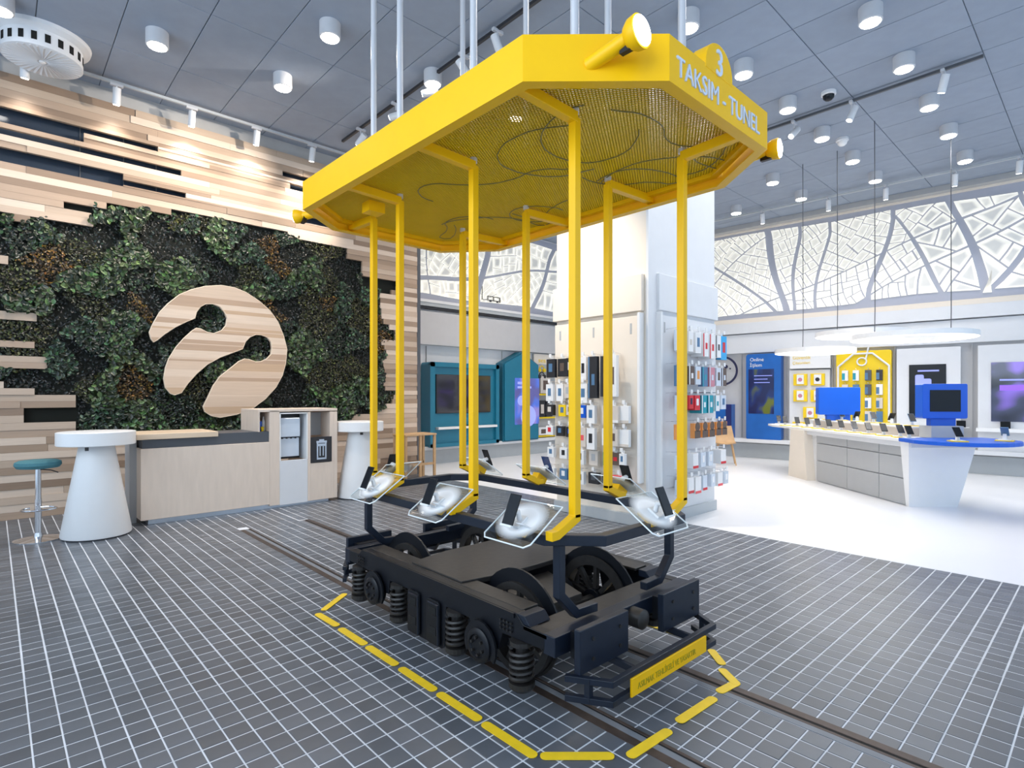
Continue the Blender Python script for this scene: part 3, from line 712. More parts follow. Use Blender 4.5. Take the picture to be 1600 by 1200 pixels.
# frame at tray height
FZ = .83
FR = [(1.885, 1.80), (2.07, 1.615), (2.74, 1.615), (2.92, 1.80), (2.92, 3.52), (2.74, 3.70), (2.07, 3.70), (1.885, 3.52)]
B(MB().tube([(x, y, FZ) for x, y in FR], 0, closed=True, square=(.055, .05), up=(0, 0, 1)), 'tray_frame', 'steelblk', bevel=.004)
for x, y, s_ in ((1.93, 1.76, 1), (2.87, 1.76, -1), (1.93, 3.56, 1), (2.87, 3.56, -1)):
    B(MB().tube([(x, y, FZ), (x, y, .57), (x + s_ * .11, y, .46), (x + s_ * .26, y, .455)], 0, square=(.042, .042), up=(0, 1, 0)), 'support_leg', 'steelblk', bevel=.003)
# ---- bogie
def side_profile():
    """side frame outline in (y, z), drawn for the left side; bogie centre y = 2.71"""
    c = 2.71; h = [(0.76, .457), (0.81, .415), (0.95, .415), (0.95, .34), (0.66, .33), (.63, .24), (.42, .24), (.40, .33), (.195, .33), (.18, .105), (.15, .085)]
    return [(c - a, b) for a, b in h] + [(c + a, b) for a, b in h[::-1]]
sp = side_profile()
wheel_y = (2.19, 3.27)
for sx, xo, xi in ((-1, 1.835, 1.895), (1, 2.985, 2.925)):
    a, b = min(xo, xi), max(xo, xi)
    sf = B(MB().prism(sp, lambda y, z_: (a, y, z_), lambda y, z_: (b, y, z_)), 'side_frame', 'black', bevel=.004)
    ti, to = (b - .01, b + .10) if sx < 0 else (a - .10, a + .01)
    B(MB().bx(ti, to, 1.96, 3.46, .445, .460), 'top_flange', 'black2', sf, bevel=.003)
    B(MB().bx(min(xo, xo + sx * .008), max(xo, xo + sx * .008), 1.96, 3.46, .432, .455), 'edge_strip', 'black', sf)
    xs_ = xo + sx * .004
    for wy in wheel_y:   # journal boxes
        j = B(MB().lathe([(.088, 0), (.088, .055), (.075, .065), (.06, .065), (.055, .055), (.001, .055)], (xs_ - sx * .02, wy, .235), 28, Matrix.Rotation(R(90 * sx), 4, 'Y')), 'journal_box', 'black', sf, smooth=True)
        mb = MB()
        for q in range(6): th = R(60 * q + 20); mb.cyl((xs_ + sx * .03, wy + .042 * math.cos(th), .235 + .042 * math.sin(th)), (xs_ + sx * .05, wy + .042 * math.cos(th), .235 + .042 * math.sin(th)), .008, n=6)
        B(mb, 'cover_bolt', 'black2', sf, kind='stuff')
        B(MB().tube([(xs_ + sx * .02, wy + .098 * math.cos(R(t_)), .235 + .098 * math.sin(R(t_))) for t_ in range(-30, 211, 20)], 0, square=(.05, .012), up=(1, 0, 0)), 'journal_arch', 'black', sf)
    for sy in (1.93, 2.44, 3.02, 3.52):   # coil springs
        xc = (a + b) / 2 + sx * .012
        pts = [(xc + .054 * math.cos(t_), sy + .054 * math.sin(t_), .145 + .16 * t_ / (5.5 * 2 * math.pi)) for t_ in np.arange(0, 5.5 * 2 * math.pi, .45)]
        B(MB().tube(pts, .010, 6), 'coil_spring', 'black2', sf, smooth=True)
        B(MB().lathe([(.05, .10), (.064, .115), (.064, .14), (.03, .142), (.03, .31), (.058, .312), (.058, .333)], (xc, sy, 0), 20), 'spring_seat', 'black2', sf)
    for py in (2.62, 2.82):   # raised guide plates with two slots
        pl_ = B(MB().wallp(rrect(-.055, .055, .10, .345, .012), 0, .01).build('tmp', 'black').data and MB().prism(rrect(py - .062, py + .062, .095, .345, .02), lambda y, z_: (xs_, y, z_), lambda y, z_: (xs_ + sx * .012, y, z_)), 'guide_plate', 'black', sf, bevel=.002)
        B(MB().bx(min(xs_ + sx * .012, xs_ + sx * .014), max(xs_ + sx * .012, xs_ + sx * .014), py - .03, py + .03, .15, .195).bx(min(xs_ + sx * .012, xs_ + sx * .014), max(xs_ + sx * .012, xs_ + sx * .014), py - .03, py + .03, .26, .305), 'slot', 'hole', sf)
        B(MB().tube([(xs_ + sx * .014, py + .045, .325), (xs_ + sx * .014, py - .052, .325), (xs_ + sx * .014, py - .052, .105)], .006, 6), 'bead', 'steelblk', sf)
    mb = MB()
    for by in (1.98, 3.44):
        for i in range(4):
            for k in range(3): mb.cyl((xs_, by + i * .025, .36 + k * .02), (xs_ + sx * .007, by + i * .025, .36 + k * .02), .006, n=6)
    B(mb, 'rivets', 'black2', sf, kind='stuff')
for o in [o for o in bpy.data.objects if o.name.startswith('tmp')]: bpy.data.objects.remove(o)
# wheels, spoked
for x, sx in ((2.085, -1), (2.735, 1)):
    for wy in wheel_y:
        rot = Matrix.Rotation(R(90), 4, 'Y')
        wv = B(MB().lathe([(.205, -.028), (.245, -.028), (.245, .022), (.262, .024), (.262, .036), (.205, .036)] if sx < 0 else [(.205, -.036), (.262, -.036), (.262, -.024), (.245, -.022), (.245, .028), (.205, .028)], (x, wy, .247), 40, rot, True), 'wheel', 'black2', smooth=True)
        wv.data.update()
        mb = MB()
        for q in range(9):
            th = R(40 * q + 12); mb.tube([(x - .0, wy + .05 * math.cos(th), .247 + .05 * math.sin(th)), (x, wy + .208 * math.cos(th), .247 + .208 * math.sin(th))], 0, square=(.026, .030), up=(1, 0, 0))
        B(mb, 'spokes', 'black2', wv)
        B(MB().cyl((x - .045, wy, .247), (x + .045, wy, .247), .062, n=24), 'hub', 'black', wv, smooth=True)
for wy in wheel_y:
    B(MB().cyl((1.85, wy, .247), (2.97, wy, .247), .032, n=16), 'axle', 'black2', smooth=True)
    yy = wy - .10 if wy > 2.7 else wy + .12
    B(MB().lathe([(.04, -.24), (.095, -.22), (.12, -.1), (.12, .1), (.095, .22), (.04, .24)], (2.41, wy + (.17 if wy < 2.7 else -.17), .27), 24, Matrix.Rotation(R(90), 4, 'Y')), 'traction_motor', 'black', smooth=True)
# fenders above wheels
for x in (2.085, 2.735):
    for wy in wheel_y:
        B(MB().tube([(x, wy + .278 * math.cos(R(a)), .247 + .278 * math.sin(R(a))) for a in range(25, 156, 10)], 0, square=(.075, .012), up=(1, 0, 0)), 'fender', 'black')
# bolster and cross members
B(MB().slab([(1.90, 2.46), (2.2, 2.40), (2.62, 2.40), (2.92, 2.46), (2.92, 2.96), (2.62, 3.02), (2.2, 3.02), (1.90, 2.96)], .44, .47), 'bolster_plate', 'black2', bevel=.004)
B(MB().bx(1.90, 2.92, 2.52, 2.90, .30, .44), 'bolster', 'black', bevel=.01)
B(MB().slab([(2.12, 2.02), (2.40, 2.02), (2.55, 2.42), (2.10, 2.42)], .36, .40), 'gusset_plate', 'black2', bevel=.003)
for y0, y1 in ((1.70, 1.77), (3.65, 3.72)):
    B(MB().bx(1.835, 2.985, y0, y1, .325, .417), 'headstock', 'steelblk', bevel=.004)
B(MB().bx(1.835, 2.985, 1.75, 1.90, .395, .411), 'front_deck', 'black2')
for x0, x1 in ((1.84, 1.98), (2.84, 2.98)): B(MB().add([(x0, 1.86, .415), (x1, 1.86, .415), (x1, 1.95, .415), (x0, 1.95, .415), (x0, 1.90, .455), (x1, 1.90, .455), (x1, 1.95, .455), (x0, 1.95, .455)], [(0, 3, 2, 1), (4, 5, 6, 7), (0, 1, 5, 4), (1, 2, 6, 5), (2, 3, 7, 6), (3, 0, 4, 7)]), 'end_wedge', 'steelblk', bevel=.003)
# bumper plates
for x0, x1 in ((1.89, 2.25), (2.555, 2.925)):
    for yf, yb, sg in ((1.60, 1.635, -1), (3.785, 3.82, 1)):
        if sg > 0 and x0 < 2: pass
        p = B(MB().bx(x0, x1, yf, yb, .265, .462), 'bumper_plate', 'steelblk', bevel=.004)
        mb = MB(); ya = yf if sg < 0 else yb
        for bx_ in (x0 + .09, x1 - .07):
            for bz in (.315, .405): mb.cyl((bx_, ya, bz), (bx_, ya + sg * .007, bz), .009, n=8)
        B(mb, 'bolts', 'black2', p, kind='stuff')
        B(MB().bx(x0 + .05, x1 - .05, min(yb, 1.70) if sg < 0 else 3.72, 1.70 if sg < 0 else yf, .30, .42), 'buffer_block', 'black', p)
B(MB().lathe([(.05, -.02), (.05, .05), (.035, .06)], (2.42, 1.68, .36), 20, Matrix.Rotation(R(90), 4, 'X')), 'coupling', 'black2', smooth=True)
# lifeguard frames front and back
for sg, y0, y1 in ((-1, 1.485, 1.66), (1, 3.95, 3.78)):
    for z_, h in ((.25, .028), (.165, .028)):
        B(MB().tube([(1.86, y1, z_), (1.965, y0, z_), (2.86, y0, z_), (2.96, y1, z_)], 0, square=(.028, h), up=(0, 0, 1)), 'guard_bar', 'steelblk', bevel=.002)
    mb = MB()
    for x, y in ((1.915, (y0 + y1) / 2), (2.91, (y0 + y1) / 2)): mb.bx(x - .014, x + .014, y - .014, y + .014, .16, .26)
    B(mb, 'guard_post', 'steelblk')
    for x in (2.16, 2.66): B(MB().tube([(x, y1 + (.05 if sg < 0 else -.05), .33), (x, y1 - (.02 if sg < 0 else -.02), .245), (x, y0, .24)], 0, square=(.03, .02), up=(1, 0, 0)), 'guard_arm', 'steelblk')
sb = B(MB().bx(2.08, 2.745, 1.462, 1.472, .155, .238), 'warning_plate', 'yellow', bevel=.002, label='yellow warning plate with small lettering on the bumper bar')
text('ASILMAK TEHLİKELİ VE YASAKTIR', .040, .0008, 'olive', sb, FRONT(2.125, 1.4605, .180), w=True, sx=.83)

# ---- trays with phones
def tray(x, y, z_, rz, side, plab, i):
    """local: +Y is outward/down, X along the rail"""
    T = Matrix.Translation((x, y, z_)) @ Matrix.Rotation(rz, 4, 'Z'); til = T @ Matrix.Rotation(R(-33), 4, 'X')
    g = MB(); P = [(-.155, -.13), (.155, -.13), (.155, .12), (.13, .145), (-.13, .145), (-.155, .12)]
    g.prism(P, lambda a, b: til @ Vector((a, b, 0)), lambda a, b: til @ Vector((a, b, .008)))
    o = B(g, 'glass_tray', 'glass')
    B(MB().tube([til @ Vector((a, b, .004)) for a, b in P], .0042, 5, closed=True), 'polished_rim', 'glassedge', o)
    e = MB(); n = 28; e.add([til @ Vector((.148 * math.cos(R(360 * k / n)), .132 * math.sin(R(360 * k / n)), .0095)) for k in range(n)], [tuple(range(n))])
    ov = B(e, 'frosted_oval', 'frost_oval', o)
    B(MB().bx(-.03, .03, -.05, .05, -.05, -.006, til), 'tray_bracket', 'yellow', o)
    q = T @ Matrix.Translation((.03, .02, 0)); c = q.to_translation()
    # stand, phone, price card as separate things
    st = thing('phone_stand', 'white phone stand ' + plab, 'stand', tuple(c), 0, 'phone stands on the tram trays')
    ph = thing('phone', ('blue phone ' if i in (6,) else 'black phone ') + 'on its stand ' + plab, 'phone', tuple(c), 0, 'phones on the tram trays')
    cp = thing('price_card', 'white price card ' + plab, 'card', tuple(c), 0, 'price cards on the tram trays')
    rel = Matrix.Translation(-Vector(c))
    L = rel @ til
    MB().bx(-.028, .028, -.02, .055, .009, .022, L).build('base', 'white', st, bevel=.004)
    MB().tube([L @ Vector((0, .01, .02)), L @ Vector((0, .0, .06)), L @ Vector((0, .03, .085))], .014, 10).build('neck', 'white', st, smooth=True)
    k = rel @ T @ Matrix.Translation((0, .075, .055)) @ Matrix.Rotation(R(24), 4, 'X')
    MB().bx(-.036, .036, -.004, .004, -.065, .085, k).build('body', 'phoneblue' if i == 6 else 'phone', ph, bevel=.003)
    MB().bx(-.033, .033, .004, .0048, -.061, .081, k).build('screen', 'screen', ph)
    MB().bx(-.037, .037, -.006, .010, -.070, -.060, k).build('ledge', 'white', st)
    q2 = rel @ til @ Matrix.Translation((-.062, .035, .008)) @ Matrix.Rotation(R(62), 4, 'X')
    MB().bx(-.03, .03, 0, .05, -.002, .002, q2).build('card', 'white', cp, bevel=.001)
    MB().cyl(q2 @ Vector((.0, .035, .002)), q2 @ Vector((0, .035, .003)), .005, n=10).build('dot', 'navy', cp)
M['frost_oval'] = M['oval']
TZ = .905
for i, (x, y, z_, rz, lab) in enumerate([
    (1.83, 1.90, TZ, R(90), 'on the left-hand glass tray nearest the camera'),
    (1.83, 2.56, TZ, R(90), 'on the middle glass tray of the left side'),
    (1.83, 3.26, TZ, R(90), 'on the farthest left-side glass tray'),
    (2.45, 1.60, TZ, R(180), 'on the glass tray across the front end'),
    (3.0, 2.20, TZ, R(-90), 'on the right side tray just behind the front tray'),
    (2.30, 3.80, TZ, R(0), 'on the glass tray across the back end'),
    (3.0, 2.92, TZ, R(-90), 'on the middle right-side tray, before the pillar rack'),
    (3.0, 3.62, TZ, R(-90), 'on the farthest right-side tray, below the house panel')]):
    tray(x, y, z_, rz, 0, lab, i)

# ================================================================== LEFT SIDE FURNITURE
def bar_table(x, y, lab):
    t = thing('bar_table', lab, 'table', (x, y, 0), 0, 'white cone bar tables')
    MB().lathe([(.31, .015), (.315, .03), (.155, .975)], n=48).build('cone_base', 'white', t, smooth=True)
    MB().cyl((0, 0, 0), (0, 0, .02), .29, n=40).build('foot_ring', 'blacktrack', t)
    MB().lathe([(.345, .97), (.35, .975), (.35, 1.105), (.34, 1.11)], n=48).build('round_top', 'white', t, smooth=True)
    return t
t1 = bar_table(.82, 7.42, 'white bar table with flared conical base next to the teal stool')
MB().bx(-.13, -.10, -.31, -.28, .93, .965).build('socket', 'blacktrack', t1)
copy_tree(t1, (3.98, 7.62, 0), 0, 'white bar table with conical base at the right end of the plywood counter')
t = thing('bar_stool', 'teal-topped chrome bar stool left of the white bar table', 'stool', (.35, 7.62, 0))
MB().lathe([(.10, .735), (.175, .745), (.195, .775), (.19, .805), (.16, .82), (.05, .825)], n=36).build('seat', 'tealfab', t, smooth=True)
MB().cyl((0, 0, .02), (0, 0, .42), .03, n=20).cyl((0, 0, .42), (0, 0, .74), .026, n=20).build('column', 'chrome', t, smooth=True)
MB().lathe([(.205, 0), (.205, .006), (.12, .022), (.04, .032), (.034, .07)], n=40).build('base', 'chrome', t, smooth=True)
MB().tube([(.02, -.02, .335)] + [(.0 + .14 * math.cos(R(a)), -.02 - .12 + .0 + .12 * math.sin(R(a)) * 1, .335) for a in range(60, -241, -20)], .009, 8).build('footrest', 'chrome', t, smooth=True)
MB().tube([(.02, 0, .725), (.10, -.05, .715), (.155, -.09, .69)], .006, 6).build('lever', 'blacktrack', t)
# counter
t = thing('service_counter', 'pale plywood counter with grey band and built-in bin station', 'counter', (2.45, 7.95, 0))
def Cb(mb, n, m, **k): return mb.build(n, m, t, w=True, **k)
yf = 7.56
Cb(MB().bx(1.24, 2.67, yf, yf + .7, .06, .88), 'front_panel', 'ply', bevel=.004)
Cb(MB().bx(1.26, 2.67, yf + .03, yf + .66, .88, 1.02), 'recessed_band', 'greydk')
Cb(MB().bx(1.20, 2.05, yf - .01, yf + .72, .985, 1.05), 'worktop', 'ply2', bevel=.006)
Cb(MB().bx(1.32, 3.5, yf + .05, yf + .6, 0, .06), 'plinth', 'alu')
Cb(MB().bx(1.17, 1.24, yf + .25, yf + .55, 0, .98), 'end_post', 'grey')
# tower frame pieces round the openings
Cb(MB().bx(2.53, 2.66, yf + .3, yf + .7, 1.02, 1.275), 'niche_wall', 'ply')
Cb(MB().bx(2.53, 2.545, yf, yf + .3, 1.02, 1.28), 'niche_edge', 'ply')
tw = MB(); tw.bx(2.67, 2.80, yf, yf + .7, .04, 1.29).bx(2.53, 3.61, yf, yf + .7, 1.275, 1.31).bx(3.56, 3.61, yf, yf + .7, .04, 1.265).bx(3.18, 3.22, yf, yf + .7, .04, 1.265).bx(3.22, 3.56, yf, yf + .7, .04, .555).bx(3.50, 3.56, yf, yf + .7, .555, 1.265)
Cb(tw, 'tower_frame', 'ply', bevel=.003)
Cb(MB().bx(2.80, 3.18, yf + .003, yf + .04, .03, .62), 'white_door', 'whitem', bevel=.003)
Cb(MB().bx(2.80, 2.815, yf, yf + .4, .62, 1.255).bx(3.165, 3.18, yf, yf + .4, .62, 1.255).bx(2.8, 3.18, yf, yf + .4, 1.245, 1.26), 'niche_trim', 'white')
nb = Cb(MB().bx(2.815, 3.165, yf + .25, yf + .3, .62, 1.245), 'niche_back', 'blacktrack')
Cb(MB().bx(2.835, 3.10, yf + .06, yf + .24, .93, 1.19), 'dispenser', 'clear', bevel=.01)
Cb(MB().bx(2.835, 3.10, yf + .10, yf + .24, .66, .915), 'cup_bay', 'clear', bevel=.006)
mb = MB()
for x in (2.87, 2.93, 2.99, 3.05): mb.cyl((x, yf + .1, .905), (x, yf + .1, .935), .014, n=8)
Cb(mb, 'nozzle', 'blacktrack', kind='stuff')
Cb(MB().bx(3.22, 3.50, yf + .30, yf + .33, .92, 1.25), 'upper_niche_back', 'grey')
bp_ = Cb(MB().bx(3.225, 3.525, yf - .006, yf + .02, .56, .915), 'bin_sign', 'blacktrack', bevel=.002, label='black panel with a grey litter bin pictogram')
mb = MB(); y0, y1 = yf - .009, yf - .006
for a, b, c, d in ((3.30, 3.45, .83, .86), (3.34, 3.41, .86, .88), (3.305, 3.325, .62, .83), (3.425, 3.445, .62, .83), (3.305, 3.445, .60, .625), (3.325, 3.425, .785, .82), (3.345, 3.36, .65, .79), (3.39, 3.405, .65, .79)): mb.bx(a, b, y0, y1, c, d)
Cb(mb, 'bin_pictogram', 'alu', label=None)
for i, (x, c, h, l) in enumerate(((2.56, 'white', .10, 'white cup standing left in the counter niche'), (2.60, 'blue', .13, 'small blue carton in the counter niche'), (2.645, 'clear', .19, 'clear bottle in the counter niche'), (2.615, 'yellowp', .06, 'small yellow pot before the blue carton'))):
    if c == 'clear': o = MB().lathe([(.02, 0), (.022, .01), (.022, .12), (.01, .16), (.01, h)], n=14).build('bottle', 'white', smooth=True)
    elif c in ('blue',): o = MB().bx(-.018, .018, -.02, .02, 0, h).build('carton', c)
    else: o = MB().lathe([(.016, 0), (.022, h)], n=14).build('cup', c, smooth=True)
    o.location = (x + .0, yf + .16 - (.05 if i == 3 else 0), 1.02); tag(o, l, {'clear': 'bottle', 'blue': 'carton'}.get(c, 'cup'))
# wooden side table
t = thing('wooden_side_table', 'small open-framed wooden side table at the end of the plank wall', 'table', (5.55, 8.55, 0))
mb = MB()
for x in (-.30, .30):
    for y in (-.18, .18): MB().bx(x - .02, x + .02, y - .02, y + .02, 0, .78).build('leg', 'chairwood', t)
MB().bx(-.33, .33, -.21, .21, .78, .81).build('top', 'chairwood', t, bevel=.004)
MB().bx(-.02, .02, -.2, -.16, 0, .78).build('middle_post', 'chairwood', t); MB().bx(-.30, .30, -.19, -.16, .25, .29).bx(-.3, .3, .16, .19, .25, .29).build('stretcher', 'chairwood', t)

# ================================================================== BACK WALL PANELS (facing -Y at y = 10.2)
t = thing('television_panel', 'teal wall panel with television and white shelf, left of the house-shaped one', 'display panel', (7.73, 10.18, .38))
MB().wallp(rrect(-.97, .97, 0, 1.82, .06), -.30, 0).build('backing', 'teal', t, bevel=.01)
fr = MB()
fr.wallp(rrect(-.97, .97, 1.72, 1.82, .04), -.36, -.29).wallp(rrect(-.97, .97, 0, .08, .03), -.36, -.29).wallp(rrect(-.97, -.85, 0, 1.82, .04), -.36, -.29).wallp(rrect(.87, .97, 0, 1.82, .04), -.36, -.29).build('raised_border', 'teal', t)
o = MB().bx(-.80, .72, -.335, -.30, .72, 1.56).build('television', 'blacktrack', t, bevel=.004); MB().bx(-.785, .705, -.338, -.334, .735, 1.545).build('screen', 'tvscreen', o)
MB().bx(-.80, .86, -.42, -.30, .38, .43).build('shelf', 'white', t, bevel=.004)
o = MB().bx(-.05, .17, -.02, .02, 0, .02).build('remote_control', 'phone'); o.location = (7.73, 9.80, .815); tag(o, 'black remote control on the shelf under the television', 'remote')
t = thing('house_panel', 'teal house-shaped wall panel with a blue-violet screen', 'display panel', (9.50, 10.18, .38))
HP = [(-.60, 0), (.60, 0), (.60, 1.88), (.03, 2.18), (-.60, 1.88)]
MB().wallp(HP, -.26, 0).build('backing', 'tealdk', t, bevel=.01)
MB().wallp([(-.57, .03), (.57, .03), (.57, 1.86), (.03, 2.14), (-.57, 1.86)], -.30, -.26).build('front', 'teal', t, bevel=.01)
o = MB().bx(-.25, .58, -.312, -.30, .40, 1.53).build('screen', 'scr_violet', t)
MB().bx(-.17, .2, -.315, -.312, 1.38, 1.44).bx(-.17, .30, -.315, -.312, 1.28, 1.33).cyl((-.05, -.315, .98), (-.05, -.312, .98), .12, n=20).cyl((.2, -.316, .6), (.2, -.312, .6), .26, n=24).build('picture', 'scr_light', o)
t = thing('product_board', 'yellow-topped product wall behind the pillar rack', 'display board', (10.75, 10.18, .37))
MB().bx(-.60, .9, -.04, 0, 0, 2.18).build('backing', 'grey', t); MB().bx(-.60, .9, -.06, -.04, 1.92, 2.18).build('header', 'wallwarmlit', t)
text('ses', .16, .004, 'yellowp', t, FRONT(-.45, -.065, 1.97), sx=1.4)
mb = MB()
for z_ in (0.05, .52, 1.12): mb.bx(-.58, .9, -.16, -.04, z_, z_ + .04)
mb.build('shelf', 'yellowp', t)
for i, (x, z_, w_, h_, c, l) in enumerate(((-.38, .10, .34, .20, 'white', 'low white carton on the lowest yellow shelf'), (.05, .10, .26, .18, 'cream', 'cream carton right on the lowest yellow shelf'), (-.42, .57, .22, .42, 'blacktrack', 'tall black carton, left on the middle yellow shelf'), (-.15, .57, .22, .42, 'blacktrack', 'tall black carton, right on the middle yellow shelf'), (-.30, 1.17, .36, .44, 'cream', 'cream carton on the top yellow shelf'))):
    o = thing('carton', l, 'carton', (10.75 + x, 10.06, .37 + z_)); MB().bx(-w_ / 2, w_ / 2, -.06, .04, 0, h_).build('box', c, o, bevel=.003); MB().bx(-w_ / 4, w_ / 4, -.063, -.06, h_ * .2, h_ * .75).build('picture', 'cream' if c == 'blacktrack' else 'brown', o)
for q, (x, z_, m_) in enumerate(((-.42, 1.78, 'yellowp'), (-.42, 1.62, 'blacktrack'), (-.05, 1.68, 'turq'))):
    o = thing('headphones', ['yellow over-ear headphones at the top left of the product board', 'dark headphones below the yellow ones on the product board', 'turquoise packaged headphones on the product board'][q], 'headphones', (10.75 + x, 10.02, .37 + z_))
    MB().tube([(.09 * math.cos(R(a)), 0, .09 * math.sin(R(a))) for a in range(0, 181, 20)], .014, 6).build('band', m_, o); MB().cyl((-.09, -.03, -.02), (-.09, .03, -.02), .045, n=14).cyl((.09, -.03, -.02), (.09, .03, -.02), .045, n=14).build('ear_cup', m_, o)

# ================================================================== PILLAR RACKS
def rack(lab, loc, rz, w_, z0, z1, hooks, side):
    t = thing('pegboard_rack', lab, 'rack', loc, rz)
    MB().bx(0, w_, -.05, 0, z0, z1).build('board', 'whitem' if side else 'wallwarmlit', t, bevel=.004)  # left board takes the tint for warm light, right board stays plain white
    MB().bx(-.035 if side else w_, 0 if side else w_ + .035, -.085, 0, z0, z1 + .03).build('edge_upright', 'white', t, bevel=.003)
    MB().bx(-.03, w_ + .04, -.06, 0, z1 + .05, z1 + .47).build('header_box', 'whitem' if side else 'wallwarmlit', t, bevel=.006)
    mb = MB()
    for i in range(3): mb.bx(.08 + i * (w_ - .2) / 2, .105 + i * (w_ - .2) / 2, -.053, -.05, z1 - .2, z1 - .08)
    mb.build('slot', 'grey', t, kind='stuff')
    for (x, z_, dpt) in hooks:
        h = MB().tube([(x, -.05, z_), (x, -.05 - dpt, z_ + .012)], .004, 5).build('peg_hook', 'chrome', t)
        MB().bx(x - .018, x + .018, -.058 - dpt, -.05 - dpt, z_ - .005, z_ + .04).build('price_tag', 'white', h)
    return t
def package(x, z_, dpt, w_, h_, th, body, acc, base, rz, lab, grp, style=0):
    """hangs from its hook: top at z_"""
    c, s_ = math.cos(rz), math.sin(rz); yy = -.05 - dpt
    loc = (base[0] + x * c - yy * s_, base[1] + x * s_ + yy * c, base[2] + z_)
    o = thing('hanging_package', lab, 'package', loc, rz, grp)
    MB().bx(-w_ / 2, w_ / 2, 0, th, -h_, -.025).build('carton', body, o, bevel=.002)
    MB().bx(-.022, .022, th / 2 - .002, th / 2 + .002, -.027, .012).build('hang_tab', 'white', o)
    if style == 0: MB().bx(-w_ * .22, w_ * .22, -.002, 0, -h_ * .72, -h_ * .32).build('picture', acc, o)
    elif style == 1: MB().bx(-w_ * .5, -w_ * .34, -.002, 0, -h_, -.025).bx(-w_ * .1, w_ * .25, -.002, 0, -h_ * .7, -h_ * .45).build('picture', acc, o)
    elif style == 2: MB().lathe([(w_ * .42, 0), (w_ * .42, .003)], (0, 0, -h_ * .33), 12, Matrix.Rotation(R(90), 4, 'X')).build('picture', acc, o)
    else: MB().bx(-w_ * .5, w_ * .5, -.002, 0, -h_, -h_ + .03).build('picture', acc, o)
    return o
# left face: faces -X. local x runs towards -Y (right in the photo)
bl = (5.42, 4.97, 0); rzl = -R(90)
def ly(y): return 4.97 - y
rows = [(1.98, [(4.90, .14, .26, 'blacktrack', 'bluegr', 0), (4.74, .15, .25, 'blacktrack', 'brown', 0), (4.58, .12, .24, 'blacktrack', 'cream', 0), (4.40, .10, .30, 'white', 'blacktrack', 0), (4.22, .13, .52, 'blacktrack', 'bluegr', 1), (4.08, .11, .50, 'blacktrack', 'greydk', 1), (3.93, .11, .50, 'white', 'brown', 0)]),
        (1.66, [(4.92, .12, .24, 'white', 'bluegr', 0), (4.78, .12, .24, 'white', 'bluegr', 0), (4.62, .10, .2, 'cream', 'grey', 0), (4.40, .13, .26, 'white', 'bluegr', 0)]),
        (1.40, [(4.92, .13, .16, 'blacktrack', 'cream', 0), (4.74, .12, .17, 'yellowp', 'bluegr', 0), (4.58, .11, .15, 'cream', 'brown', 0), (4.42, .12, .18, 'blue', 'white', 0), (4.25, .12, .24, 'white', 'bluegr', 0), (4.05, .12, .25, 'white', 'cream', 1), (3.92, .14, .22, 'cream', 'white', 3), (3.80, .13, .22, 'white', 'cream', 3)]),
        (1.13, [(4.92, .12, .14, 'white', 'red', 0), (4.78, .12, .15, 'blacktrack', 'bluegr', 0), (4.58, .12, .15, 'blacktrack', 'blue', 0), (4.42, .13, .26, 'cream', 'coral', 1), (4.25, .12, .28, 'white', 'blacktrack', 0), (4.05, .12, .22, 'white', 'cream', 0), (3.92, .12, .22, 'cream', 'brown', 0), (3.80, .13, .22, 'white', 'cream', 3)]),
        (.86, [(4.90, .11, .15, 'white', 'bluegr', 0), (4.72, .12, .16, 'white', 'blacktrack', 0), (4.42, .13, .2, 'white', 'blacktrack', 0), (4.24, .13, .2, 'cream', 'grey', 0), (4.03, .07, .18, 'green', 'white', 0), (3.93, .14, .17, 'brown', 'red', 1), (3.80, .07, .16, 'white', 'bluegr', 0)]),
        (.60, [(4.90, .12, .16, 'white', 'cream', 3), (4.72, .12, .16, 'bluegr', 'white', 0), (4.42, .13, .18, 'white', 'blacktrack', 0), (4.24, .15, .16, 'blacktrack', 'greydk', 0), (4.02, .12, .14, 'white', 'blacktrack', 1), (3.87, .20, .14, 'coral', 'white', 0)])]
hk = [(ly(y), z_ + .0, .12 if i % 2 else .16) for z_, r_ in rows for i, (y, *_) in enumerate(r_)]
rack('pegboard rack on the warm-lit white face of the pillar, full of small boxes', bl, rzl, 1.29, .50, 2.40, hk, 0)
rn = ['top', 'second', 'third', 'fourth', 'fifth', 'bottom']; cn = {'blacktrack': 'black', 'white': 'white', 'cream': 'cream', 'yellowp': 'yellow', 'blue': 'blue', 'green': 'green', 'brown': 'dark brown', 'bluegr': 'dusty blue', 'coral': 'coral red', 'red': 'red', 'cyan': 'sky blue', 'turq': 'turquoise', 'orange': 'orange and brown', 'pink': 'pink', 'clear': 'clear'}
for ri, (z_, r_) in enumerate(rows):
    for i, (y, w_, h_, b_, a_, st_) in enumerate(r_):
        package(ly(y), z_, .12 if i % 2 else .16, w_, h_, .05, b_, a_, bl, rzl, '%s box, %s from left in the %s row on the pillar\'s warm face' % (cn[b_], ORD[i], rn[ri]), 'packages on the left pillar rack', st_)
